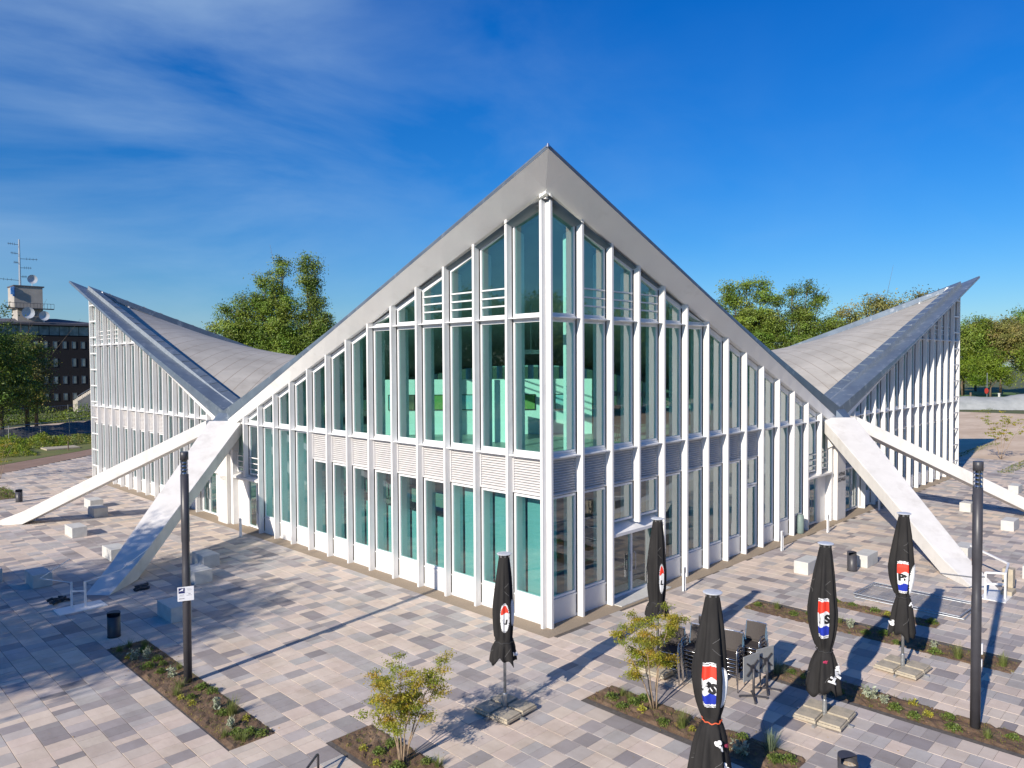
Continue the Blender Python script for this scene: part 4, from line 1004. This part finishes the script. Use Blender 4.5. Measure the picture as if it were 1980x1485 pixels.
KN = {'g':('grass_tuft','green grass tuft','grass tuft'), 't':('grass_tuft','tall upright grass tuft','grass tuft'), 'b':('grass_tuft','big blue-green grass clump','grass tuft'), 's':('silver_plant','silvery leaved plant','plant'), 'l':('leafy_plant','low green leafy plant','plant'), 'y':('flowering_plant','small yellow-green plant','plant')}
protos = {}
def ordinal(n): return ['first','second','third','fourth','fifth','sixth','seventh','eighth','ninth','tenth','eleventh','twelfth','thirteenth','fourteenth'][n]
prnd = random.Random(99)
for bed, L_ in PL.items():
    cnt = {}; tot = {}
    for k, x, y in sorted(L_, key=lambda q: -q[2]): tot[KN[k][1]] = tot.get(KN[k][1], 0)+1
    for k, x, y in sorted(L_, key=lambda q: -q[2]):
        nm, lb, ct = KN[k]; i = cnt.get(lb, 0); cnt[lb] = i+1; v = prnd.randrange(3)
        if (k, v) not in protos:
            mb, mk = plant(k, ord(k)*10+v); protos[k, v] = o = mb.build(nm, M[mk], fix=False)
        else: o = protos[k, v].copy(); COL.objects.link(o)
        o.location = (x, y, .0); o.rotation_euler = (0, 0, prnd.uniform(0, 6.28)); s_ = prnd.uniform(.85, 1.2); o.scale = (s_, s_, s_)
        tag(o, (lb+' in the '+bed if tot[lb] == 1 else lb+', '+ordinal(i)+' from the far end of the '+bed), ct, 'plants in the flower beds')

for i, (x0, x1, y0, y1) in enumerate(BEDS):
    r_ = random.Random(300+i); mb = MB()
    for _ in range(int((y1-y0)*60)):
        cx, cy = r_.uniform(x0+.04, x1-.04), r_.uniform(y0+.04, y1-.04); dry = r_.random() < .5
        for q in range(r_.randrange(3, 9)):
            a = r_.uniform(0, 6.28); t = abs(r_.gauss(0, .8)); d = Vector((math.cos(a)*math.sin(t), math.sin(a)*math.sin(t), abs(math.cos(t))))
            k = r_.uniform(.7,1.2); mb.col = (2.2*k,1.5*k,1.4*k,1) if dry else (k,k,k*.9,1)
            blade(mb, (cx+r_.gauss(0,.03), cy+r_.gauss(0,.03), .0), d, r_.uniform(.03,.10), .010, .3, r_)
    tag(mb.build('ground_cover', M['low_leaf'], fix=False), 'sparse seedlings and dry bits on the soil of the '+['left lamp bed','left maple bed','right maple bed','long right bed','fence-panel bed','right lamp bed'][i], 'ground cover', kind='stuff')
# dry leaves and grit blown about the plaza
r_ = random.Random(5); mb = MB()
for _ in range(900):
    x, y = r_.uniform(-14, 22), r_.uniform(-14, 26)
    if x > -.5 and y > -.5: continue
    if r_.random() < .5: bx = BEDS[r_.randrange(6)]; x = r_.choice((bx[0]-.1, bx[1]+.1))+r_.gauss(0,.12); y = r_.uniform(bx[2]-.3, bx[3]+.3)
    k = r_.uniform(.4,1.1); mb.col = (1.6*k,1.1*k,.9*k,1); leafquad(mb, (x, y, .012), r_.uniform(.02,.05), r_, 6)
tag(mb.build('blown_leaves', M['maple_leaf'], fix=False), 'scattered dry leaves and crumbs on the paving', 'leaves', kind='stuff')

def small_maple(x, y, H, W, seed, label, off=(0,0), low=.55, nl=13000, ls=.050, group='small multi-stemmed maples in the beds', stems=5, matk='maple_leaf'):
    rnd = random.Random(seed); t = empty('young_maple', (x,y,0), 0, label, 'tree', group); tips = []
    for s_ in range(stems):
        a = rnd.uniform(0, 6.28) if s_ else .6; a = s_*6.28/stems+rnd.uniform(-.4,.4); r = W*.46*rnd.uniform(.55,1.0)
        p0 = Vector((.05*math.cos(a), .05*math.sin(a), -.02)); p3 = Vector((off[0]*.8+r*math.cos(a), off[1]*.8+r*math.sin(a), H*rnd.uniform(.72,.9)))
        pts = [p0+(p3-p0)*u+Vector((rnd.gauss(0,.012),rnd.gauss(0,.012),0))*min(1,u*4)-Vector((math.cos(a),math.sin(a),0))*.10*math.sin(math.pi*u) for u in [i/9 for i in range(10)]]
        mb = MB(); mb.tube(pts, [.019*(1-.75*i/9) for i in range(10)], 6)
        for b in range(7):
            k = rnd.randrange(4, 9); q = pts[k]; d = Vector((rnd.gauss(0,1), rnd.gauss(0,1), rnd.uniform(-.1,.7))).normalized()*rnd.uniform(.25,.62)*W*.45; e = q+d; e.z = min(e.z, H*.98); e.z = max(e.z, low+.05)
            m_ = q+d*.5+Vector((0,0,.03)); mb.tube([q, m_, e], [.006,.004,.002], 4); tips.append(e); tips.append(m_)
        tips.append(pts[-1]); tips.append(pts[-2])
        mb.build('stem', M['barkl'], t, smooth=True)
    mb = MB(); pal = [(1,1,1), (.72,.82,.75), (1.12,1.05,.8), (1.2,.92,.75), (.85,1.0,.8)]
    for q in range(nl):
        c = tips[rnd.randrange(len(tips))]; cl = pal[int(abs(hash((round(c.x,2), round(c.y,2))))%5)] if False else pal[(int(c.x*97)+int(c.y*57))%5]
        k = rnd.uniform(.75,1.2); mb.col = (cl[0]*k, cl[1]*k, cl[2]*k, 1)
        p = c+Vector((rnd.gauss(0,.075), rnd.gauss(0,.075), rnd.gauss(0,.035)))
        leafquad(mb, p, ls, rnd, .8)
    mb.build('crown', M[matk], t, fix=False); return t
small_maple(-7.4,-2.8, 2.28, 1.95, 21, 'small yellow-green maple at the bottom of the photo, left of the lone parasol', off=(.10,-.05), low=.8, stems=7)
small_maple(-1.95,-5.05, 2.5, 1.95, 33, 'small yellow-green maple beside the stacked chairs', off=(-.12,.14), low=.9)
small_maple(-4.8,47.3, 3.2, 2.6, 35, 'thin young tree at the left edge of the far paving', low=1.2, nl=1500, ls=.09)
small_maple(54.0,-.4, 4.0, 4.4, 37, 'thin young tree on the bare ground beyond the right end of the hall', low=2.0, nl=1500, ls=.13)
small_maple(-9.9,-7.0, 1.35, .8, 39, 'tip of a small shrub just inside the bottom edge', low=.3, nl=400) if False else None

# ------------------------------------------------------------------ big trees
def crown_mesh(name, blobs, n, ls, seed, mk, dens_in=.25):
    """blobs: (x,y,z,rx,ry,rz). leaves in many small clumps through the volume of each blob"""
    rnd = random.Random(seed); mb = MB(); tot = sum(b[3]*b[4]*b[5] for b in blobs)**1.0
    ax_ = sum(q[0] for q in blobs)/len(blobs); ay_ = sum(q[1] for q in blobs)/len(blobs)
    for b in blobs:
        nb = int(n*(b[3]*b[4]*b[5])/tot); ncl = max(8, nb//80)
        for c in range(ncl):
            while True:
                v = Vector((rnd.gauss(0,1), rnd.gauss(0,1), rnd.gauss(0,1)))
                if v.length > .01: break
            v.normalize(); rr = rnd.uniform(.5, 1.04) if rnd.random() > dens_in else rnd.uniform(.1,.6)
            cc = Vector((b[0]+v.x*b[3]*rr, b[1]+v.y*b[4]*rr, b[2]+v.z*b[5]*rr)); cs = rnd.uniform(.6,1.25)*ls*1.9
            vo = (Vector((b[0]-ax_, b[1]-ay_, 0))*.10+v).normalized()
            k0 = rnd.uniform(.55,1.35); warm = rnd.uniform(.86,1.16)
            for q in range(80):
                p = cc+Vector((rnd.gauss(0,cs), rnd.gauss(0,cs), rnd.gauss(0,cs*.6))); k = k0*rnd.uniform(.8,1.2)
                mb.col = (k*warm, k, k*.9, 1); leafquad(mb, p, ls, rnd, .25, vo)
    return mb.build(name, M[mk], fix=False)
def big_tree(name, loc, blobs, n, ls, seed, mk, label, group=None, trunk=.3, cat='tree'):
    t = empty(name, loc, 0, label, cat, group); c = crown_mesh('crown', blobs, n, ls, seed, mk); c.parent = t
    rnd = random.Random(seed+5); mb = MB(); top = max(b[2] for b in blobs)
    mb.tube([(0,0,-.1),(.1,0,top*.35),(0,.15,top*.75)], [trunk, trunk*.7, trunk*.3], 9)
    for b in blobs:
        base = Vector((.05,.05,top*rnd.uniform(.25,.5))); e = Vector((b[0],b[1],b[2]+b[5]*.3)); m_ = (base+e)/2+Vector((rnd.gauss(0,.3),rnd.gauss(0,.3),-.2)); mb.tube([base,m_,e], [trunk*.45,trunk*.28,trunk*.1], 6)
        for q in range(5):
            d = Vector((rnd.gauss(0,b[3]*.6), rnd.gauss(0,b[4]*.6), rnd.gauss(0,b[5]*.6))); mb.tube([m_+(e-m_)*rnd.random(), e+d], [trunk*.12,trunk*.04], 4)
    mb.build('trunk', M['bark'], t, smooth=True); return t
def re_tree(src, loc, rz, sc, label, group=None):
    c = copy_tree(src); c.location = loc; c.rotation_euler = (0,0,rz); c.scale = (sc,sc,sc) if not isinstance(sc, tuple) else sc
    tag(c, label)
    if group: c['group'] = group
    return c
G1 = 'trees rising behind the roof'
P = random.Random(4)
# behind the left shell: a broad one and two poplar-like columns
tA = big_tree('leafy_tree', (27.3,76.7,0), [(-.8,.8,12.3,2.3,2.3,2.4),(0,0,15.0,1.5,1.5,2.0),(1.4,-1.4,11.6,1.9,1.9,2.2),(1.3,-1.1,14.3,1.2,1.2,1.6),(-1.4,1.4,9,2.2,2.2,2.6),(-2.0,1.8,14.6,1.0,1.0,1.1),(-3.0,2.8,12.6,.9,.9,.9),(1.5,-1.5,9,2.4,2.4,2.4)], 42000, .27, 1, 'far_leaf', 'lower rounded green tree behind the left roof shell', G1)
tB = big_tree('poplar_tree', (30.4,73.6,0), [(.3,-.3,20.4,.9,.9,1.9),(-.5,.5,18.0,1.2,1.2,1.9),(-1.7,1.7,18.6,.8,.8,1.3),(-1.1,1.1,15.6,1.5,1.5,2.0),(.5,-.5,15.4,1.4,1.4,2.4),(-2.2,2.0,16.2,.6,.6,.9),(0,0,12,2.1,2.1,2.8),(.5,-.5,9.0,2.4,2.4,2.6)], 42000, .25, 2, 'far_leaf', 'tall open poplar behind the left roof shell, middle of three', G1)
tC = big_tree('poplar_tree', (33.2,71.1,0), [(-.3,.3,20.9,1.0,1.0,1.5),(.6,-.6,20.2,.8,.8,1.4),(.1,-.1,18.2,1.4,1.4,1.9),(.4,-.4,15.6,1.4,1.4,1.9),(-.6,.6,14,1.1,1.1,1.9),(1.3,-1.3,13.2,1.4,1.4,1.7),(.3,-.3,11.6,1.9,1.9,2.2),(2.3,-2.1,11.4,1.2,1.2,1.2),(.9,-.9,9.0,2.6,2.6,2.4),(-1.3,1.3,10.6,1.6,1.6,2.4)], 42000, .25, 3, 'far_leaf2', 'tall dense poplar behind the left roof shell, right of the gap', G1)
# behind the right shell
tD = big_tree('leafy_tree', (72.6,31.4,0), [(-1.2,1.2,16.4,1.5,1.5,2.1),(.1,-.1,17.4,1.0,1.0,1.6),(1.6,-1.5,16.6,1.1,1.1,2.3),(-2.2,2.2,14.4,1.2,1.2,1.4),(0,0,13.6,2.1,2.1,2.0),(1.8,-1.8,13.2,1.8,1.8,1.8),(-1.4,1.4,11.6,1.8,1.8,2.0),(.6,-.6,10.4,2.8,2.8,2.4),(3.0,-3.0,11.8,1.3,1.3,1.8)], 42000, .26, 4, 'far_leaf', 'tall feathery green tree, left of the two behind the right roof shell', G1)
tE = big_tree('leafy_tree', (77.4,26.6,0), [(-2.2,2.2,15.4,1.2,1.2,1.6),(-.6,.6,16.8,.9,.9,1.3),(.8,-.8,17.0,1.0,1.0,1.4),(1.9,-1.9,15.8,1.2,1.2,1.4),(0,0,14.0,2.0,2.0,1.9),(-2.4,2.4,12.2,1.9,1.9,2.0),(.8,-.8,11.6,2.4,2.4,2.4),(2.9,-2.9,12.4,1.5,1.5,1.9),(4.1,-3.9,12.2,.7,.7,.8),(0,0,9.4,3.4,3.4,2.2)], 42000, .26, 5, 'far_leaf2', 'broad dense green tree, right of the two behind the right roof shell', G1)
tF = big_tree('leafy_tree', (122,31,0), [(-4,4,15,3,3,3.2),(0,0,16.5,3.8,3.8,3.4),(4.4,-4.4,17.2,3.0,3.0,2.9),(0,0,11,5,5,4)], 22000, .42, 6, 'brown_leaf', 'pale brownish budding tree behind the right roof slope', G1)
# right-hand wood
G2 = 'trees of the park edge at the far right'
wA = big_tree('park_tree', (181,33,0), [(0,0,12,4.6,4.6,5),(2,-2,15.6,3,3,3),(-3,3,14,2.8,2.8,3.0),(3,-3,9,3.4,3.4,4)], 24000, .44, 7, 'far_leaf', 'broad green park tree directly right of the hall end', G2)
wB = big_tree('park_tree', (188,27,0), [(0,0,12,4.8,4.8,5),(2,-2,15.4,3.6,3.6,3),(-3,3,14.4,3.4,3.4,3)], 24000, .44, 8, 'brown_leaf', 'brownish budding park tree behind the green ones, far right', G2)
wC = big_tree('park_tree', (170,25.2,0), [(0,0,6.5,3.4,3.4,3.8),(2.0,-2,5.0,2.4,2.4,2.8),(-2,2,5,2.4,2.4,2.6)], 9000, .42, 9, 'bright_leaf', 'low bright fresh-green tree in front of the park edge', G2, trunk=.25)
re_tree(wA, (196,23,0), 1.2, 1.12, 'tall dark green park tree at the right edge of the photo'); re_tree(wB, (184,20,0), 2.2, .86, 'olive-brown park tree at the right edge, below the tallest crown')
re_tree(wC, (176,32,0), 2.6, 1.0, 'bright green low tree beside the white end of the hall'); re_tree(wA, (205,36,0), .5, 1.0, 'park tree hidden behind the first row, beside the hall end')
re_tree(wC, (181,18,0), .6, 1.25, 'low olive tree at the right edge of the lawn'); re_tree(wA, (178,14,0), 2.6, .95, 'green park tree just outside the right edge')
# left-hand bank of trees and hedge before the office block
G3 = 'trees before the dark office block'
vA = big_tree('park_tree', (2.2,84,0), [(0,0,8.6,3.2,3.2,4.2),(-2.6,0,10.6,2.6,2.6,3.0),(1.8,.5,6,2.4,2.4,3),(-3,0,5,3,3,3.4)], 22000, .25, 12, 'far_leaf2', 'olive budding tree in front of the dark office block', G3)
vB = big_tree('park_tree', (6.9,90,0), [(0,0,7.4,2.2,2.0,3.6),(.8,0,4.6,2.2,2.0,2.8),(-1,0,10,1.6,1.6,2)], 3600, .26, 13, 'brown_leaf', 'thin bare-looking tree with pale branches beside the office block windows', G3, trunk=.22)
re_tree(vA, (-1.8,80,0), 2.0, 1.1, 'dense green tree at the left edge of the photo')
re_tree(vA, (6.4,92,0), 1.1, (.95,.95,.92), 'rounded olive tree half hiding the left end of the office block'); vC = re_tree(vA, (-6,90,0), 4.0, 1.15, 'tree hidden behind the left edge of the photo')
# trees outside the picture: they shade the left plaza and stand mirrored in the glass
G4 = 'park trees around the plaza'
sh = big_tree('park_tree', (-28.5,7.0,0), [(0,0,9.0,3.8,3.6,3.2),(1.5,1.6,7.0,2.8,2.6,2.2),(-1.5,-1.4,10.8,2.8,2.6,2.4),(2.4,-1.0,8.6,2.4,2.2,2.0),(0,.5,5.4,2.8,2.6,2.0)], 13000, .33, 41, 'far_leaf2', 'park tree left of the picture whose shade dapples the left plaza', G4)
re_tree(sh, (-27.5,12.0,0), 2.1, .95, 'second park tree left of the picture, shading the buttress foot'); re_tree(sh, (-38,5.0,0), 4.0, 1.05, 'third park tree left of the picture')
rT = big_tree('park_tree', (-62,12,0), [(0,0,10.5,5,5,4.6),(2,-2,14,3.4,3.4,3.2),(-2.4,2.0,13.2,3.2,3.2,2.8),(0,0,5,5.4,5.4,4.2)], 15000, .55, 61, 'far_leaf2', 'park tree number one beyond the left of the plaza', G4, trunk=.35)
NUM = ['one','two','three','four','five','six','seven','eight','nine','ten','eleven','twelve','thirteen','fourteen']
ring = [(-62,21),(-64,30),(-62,39),(-60,48),(-60,57),(-57,66),(-54,75),(-50,84),(-45,93),(-40,101),(-32,108),(-68,2),(-68,-9)]
rr_ = random.Random(17)
for i, (x, y) in enumerate(ring): re_tree(rT, (x,y,0), i*1.3, rr_.uniform(.85,1.2), 'park tree number %s beyond the left of the plaza' % NUM[i+1], G4)
ring2 = [(2,-62),(11,-64),(20,-62),(29,-66),(38,-64),(47,-64),(56,-63),(65,-60),(75,-60),(86,-58),(98,-56),(110,-52),(122,-48),(-10,-66)]
for i, (x, y) in enumerate(ring2): re_tree(rT, (x,y,0), i*1.7, rr_.uniform(.85,1.2), 'park tree number %s beyond the right of the plaza' % NUM[i], G4)

# hedge and rough growth on the left
def scrub(name, cx, cy, lx, ly, h, n, ls, seed, mk, label, cat):
    rnd = random.Random(seed); mb = MB()
    for _ in range(n):
        u, v = rnd.uniform(-1,1), rnd.uniform(-1,1); hh = h*(.55+.45*math.sin(u*9+seed)*math.sin(v*3+seed*2)); k = rnd.uniform(.6,1.25)
        cl = math.sin(u*23+seed)*math.sin(v*7); mb.col = (k*(1+.25*cl), k, k*.8, 1)
        leafquad(mb, (cx+u*lx, cy+v*ly, max(.03, hh*math.sqrt(rnd.random())*math.sqrt(max(0,1-v*v)))), ls, rnd, .5)
    o = mb.build(name, M[mk], fix=False); tag(o, label, cat); return o
hedge1 = scrub('hedge', 13, 104, 13, 2.0, 2.9, 9000, .26, 3, 'far_leaf', 'long green hedge below the dark office block', 'hedge')
hedge2 = scrub('hedge', -6, 99.5, 10, 1.8, 2.6, 5000, .26, 5, 'far_leaf2', 'darker hedge at the left edge behind the site fence', 'hedge')
for i, (x, y, lx, ly, h, n, lb) in enumerate(((1.2,72,3.8,4.6,1.3,5500,'leafy green undergrowth beside the red gravel path'),(7,73,3.6,4.4,.8,4500,'yellow-green weeds near the left end of the hall'),(-7,64,4,4,1.3,3500,'tall weeds at the left edge of the photo'),(-2.5,66,3.2,4.6,.9,4500,'rough grass patch left of the concrete slab'))):
    o = scrub('undergrowth', x, y, lx, ly, h, n, .20, 11+i, 'bright_leaf' if i != 1 else 'grass_leaf', None, None); tag(o, lb, 'undergrowth', kind='stuff')
for i, (x, y, lx, ly) in enumerate(((58,2.5,9,.35),(52,-2.4,7,.4),(60,-7,7,1.2),(46,1.5,2.5,.25),(120,15,6,.8))):
    o = scrub('weeds', x, y, lx, ly, .34, 900, .10, 31+i, 'grass_leaf', None, None); tag(o, ['strip of dry weeds behind the thin young tree right of the hall','strip of dry weeds in front of the thin young tree right of the hall','wider patch of weeds at the right edge of the bare ground','short line of weeds beside the right end of the hall','weeds along the foot of the gravel heap'][i], 'weeds', kind='stuff')
o = scrub('weeds', -6.3, 40.2, .9, 2.6, .35, 1500, .09, 77, 'low_leaf', None, None); tag(o, 'green planting patch at the left edge beside the small bin', 'weeds', kind='stuff')
mb = MB(); mb.box(-7.2,-5.4,37.6,42.8,-.03,.012); tag(mb.build('flower_bed_soil', M['soil']), kind='structure')
# ditch, its shade painted in as a dark bank colour, and the slab
mb = MB(); rnd = random.Random(5); vs = []; nx = 40
for i in range(nx+1):
    x = -14+30*i/nx; y = 80+.55*(x-4)
    vs += [(x, y-1.2, -.02), (x, y, .55+rnd.uniform(-.12,.12)), (x, y+1.4, 1.15+rnd.uniform(-.1,.1)), (x, y+2.4, .0)]
mb.add(vs, [(i*4+j,(i+1)*4+j,(i+1)*4+j+1,i*4+j+1) for i in range(nx) for j in range(3)]); tag(mb.build('earth_bank', M['ditch_shade'], fix=False), kind='structure')
mb = MB(); mb.box(2.2,5.0,65.0,67.2,-.03,.10); tag(mb.build('concrete_slab', M['slab']), 'flat pale concrete slab in the grass beside the red path', 'slab')
mb = MB(); mb.tube([(3.6,63.5,0),(3.6,63.5,.85)], .05, 6); tag(mb.build('short_post', M['bark']), 'short brown post at the edge of the red gravel path', 'post')

# ------------------------------------------------------------------ fences on the left
def fence(pts, h, label, sp=3.5):
    a = Vector((*pts[0],0)); b = Vector((*pts[1],0)); t = empty('site_fence', a, math.atan2(b.y-a.y, b.x-a.x), label, 'fence'); L = (b-a).length; n = int(L/sp)
    for i in range(n+1):
        mb = MB(); mb.tube([(L*i/n,0,0),(L*i/n,0,h+.1)], .035, 6); mb.box(L*i/n-.12, L*i/n+.12, -.3, .3, 0, .1); mb.build('post', M['steel'], t)
    mb = MB()
    for z in (.15, h): mb.tube([(0,0,z),(L,0,z)], .02, 4)
    k = int(L/.5)
    for i in range(k): mb.tube([(L*i/k,0,.15),(L*i/k,0,h)], .004, 3, cap=False)
    for q in range(1, 8): mb.tube([(0,0,.15+(h-.15)*q/8),(L,0,.15+(h-.15)*q/8)], .004, 3, cap=False)
    mb.build('wire_mesh', M['steel'], t)
fence(((-6,67.5),(11,81.5)), 1.85, 'galvanised site fence along the ditch in front of the sandy road', 4.4)
fence(((-4,99),(26,119)), 1.9, 'galvanised site fence in front of the dark hedge', 5.5)

# ------------------------------------------------------------------ office block with tower
def office():
    t = empty('office_block', (10,130,0), 0, 'dark brick office block with a strip of attic windows and a pale tower', 'building')
    def B(x0,x1,y0,y1,z0,z1): return (x0-10,x1-10,y0-130,y1-130,z0,z1)
    mb = MB(); mb.box(*B(-8,27,130,146,0,12.9)); mb.build('wall', M['ldark'], t)
    mb = MB(); mb.box(*B(-8,27,130.3,145.7,12.95,14.75)); mb.build('attic', M['ldark'], t)
    mb = MB(); mb.box(*B(-8.5,27.5,129.6,146.4,14.76,15.1)); mb.add([(-18.2,-.2,15.11),(17.2,-.2,15.11),(17.2,16.2,15.11),(-18.2,16.2,15.11),(5,8,15.3),(9.9,4,16.1)], [(0,1,5,4),(1,2,5),(2,3,4,5),(3,0,4),(0,3,2,1)]); mb.build('roof', M['slate'], t)
    for r_, (z0, z1) in enumerate(((10.8,12.1),(7.7,9.2),(4.75,6.15),(1.9,3.2))):
        for i in range(12):
            x = 7.0+1.42*i
            if r_ == 1 and i in (9,): continue
            mb = MB(); mb.ring([(x-10,z0),(x+.72-10,z0),(x+.72-10,z1),(x-10,z1)], [(x+.07-10,z0+.07),(x+.65-10,z0+.07),(x+.65-10,z1-.07),(x+.07-10,z1-.07)], -.05, .05); w = mb.build('window', M['anth'], t)
            mb = MB(); mb.box(x+.07-10, x+.65-10, -.02, .02, z0+.07, z1-.07); mb.build('pane', M['awin'], w)
    for i in range(11):
        x = 10.5+1.5*i; mb = MB(); mb.box(x-10, x+1.4-10, .22, .34, 13.1, 14.6); mb.build('attic_window', M['awin'], t)
    mb = MB(); mb.box(*B(13.6,17.3,131,135,12,17.5)); mb.box(*B(13.1,17.2,130.6,135,17.5,21.1)); tw = mb.build('tower', M['tower'], t)
    mb = MB(); mb.box(*B(13.0,17.45,130.5,135.1,21.1,21.3)); mb.build('tower_coping', M['slate'], tw)
    mb = MB(); mb.box(*B(11.8,18.7,129.9,130.55,17.4,17.55)); z = 18.3
    mb.box(*B(11.8,18.7,129.9,129.95,z,z+.06)); 
    for i in range(15): x = 11.8+6.9*i/14; mb.box(*B(x-.02,x+.02,129.9,129.94,17.5,18.3))
    mb.build('balcony', M['anth'], tw)
    mb = MB(); mb.box(*B(12.85,13.15,130.4,130.58,19.4,21.0)); mb.box(*B(12.55,13.0,130.2,130.42,19.7,20.9)); mb.build('blue_sign', M['bluep'], tw)
    for (x, z, r_, nx) in ((15.5,22.3,.75,0),(14.8,16.7,.95,-.1),(17.1,16.3,.8,.15)):
        mb = MB(); vs = []; n = 20
        for q, (rr, dd) in enumerate(((.02,.25),(.5,.17),(1,0))):
            for k in range(n): a = 2*math.pi*k/n; vs.append((x-10+r_*rr*math.cos(a), -.6+dd*r_, z+r_*rr*math.sin(a)))
        fs = [(q*n+k, q*n+(k+1)%n, (q+1)*n+(k+1)%n, (q+1)*n+k) for q in range(2) for k in range(n)]
        mb.add(vs, fs); mb.tube([(x-10,-.3,z),(x-10,-.3,z-1.1)], .05, 5); mb.build('satellite_dish', M['capw'], tw, fix=False)
    mb = MB(); mb.tube([(4.0,.8,21.2),(4.0,.8,28.9)], [.2,.13], 6)
    mast = mb.build('mast', M['steel'], tw)
    rnd = random.Random(3)
    for z, sx, L in ((28.0,-1,1.6),(26.5,-1,1.2),(25.7,1,2.6),(25.0,-1,.8),(24.2,1,1.7),(22.7,1,1.0),(22.1,-1,3.0)):
        mb = MB(); mb.tube([(4.0,.8,z),(4.0+sx*L,.8,z+.1)], .035, 4)
        for k in range(4): q = 4.0+sx*L*(.4+.18*k); mb.tube([(q,.8,z-.15),(q,.8,z+.3)], .02, 3); mb.tube([(q,.5,z+.05),(q,1.1,z+.05)], .02, 3)
        mb.build('antenna', M['dark'], mast)
    # outside stair at the right end
    mb = MB()
    for k in range(14): mb.box(11.2+.26*k, 11.46+.26*k, -3.0, -.2, 0, 1.9+.17*k)
    st = mb.build('outside_stair', M['tower'], t); mb = MB(); mb.tube([(11.2,-3.0,2.7),(14.9,-3.0,5.0)], .05, 5)
    for k in range(6): x = 11.2+.72*k; mb.tube([(x,-3.0,1.9+.46*k),(x,-3.0,2.7+.45*k)], .035, 4)
    mb.build('handrail', M['steel'], st)
M['bluep'] = mat('blue_panel', (.03,.22,.62), (.2,.4,.7), 2, .5)
office()

# ------------------------------------------------------------------ far right: heap, signs, posts
mb = MB(); rnd = random.Random(9); vs = []; nx, ny = 60, 10
for i in range(nx+1):
    u = i/nx; cx, cy = 112+28*u, 42-48*u
    for j in range(ny+1):
        v = j/ny*2-1; h = (1.7+.6*math.sin(u*13)+.35*math.sin(u*29+1)+rnd.uniform(-.1,.1))*(1-v*v)**.8*min(1,6*u,5*(1-u)); vs.append((cx+v*3.6+rnd.uniform(-.2,.2), cy+v*2.4, h-.03))
mb.add(vs, [(i*(ny+1)+j,(i+1)*(ny+1)+j,(i+1)*(ny+1)+j+1,i*(ny+1)+j+1) for i in range(nx) for j in range(ny)])
o = mb.build('gravel_heap', M['heap'], fix=False, smooth=True); tag(o, 'long low heap of grey gravel between the bare ground and the lawn', 'gravel heap')
t = empty('road_sign', (146,20.6,0), R(225), 'small red road sign on a pole in front of the park trees', 'road sign')
mb = MB(); mb.tube([(0,0,0),(0,0,5.6)], .07, 6); mb.build('pole', M['steel'], t); mb = MB(); mb.lathe([(.55,-.03),(.55,.03)], 12); o = mb.build('sign_face', M['redsign'], t); o.rotation_euler = (R(90),0,0); o.location = (0,-.1,2.2)
for i, (x, y, h, lb) in enumerate(((147,23.5,1.8,'short grey post left of the red road sign'),(149,19.2,1.6,'pale box cabinet right of the red road sign'),(160,16.4,3.6,'tall wooden post on the lawn at the far right'))):
    mb = MB(); mb.box(-.14 if i != 1 else -.4, .14 if i != 1 else .4, -.14, .14, 0, h)
    if i == 2: mb.box(-.7,.7,-.06,-.142,h-.6,h-.4)
    if i == 0: mb.box(-.2,.2,-.2,.2,0,.14)
    if i == 1: mb.box(-.45,.45,-.2,.2,h,h+.12)
    o = mb.build('cabinet' if i == 1 else 'post', M['concrete' if i == 1 else 'bark']); o.location = (x,y,0); tag(o, lb, 'cabinet' if i == 1 else 'post')
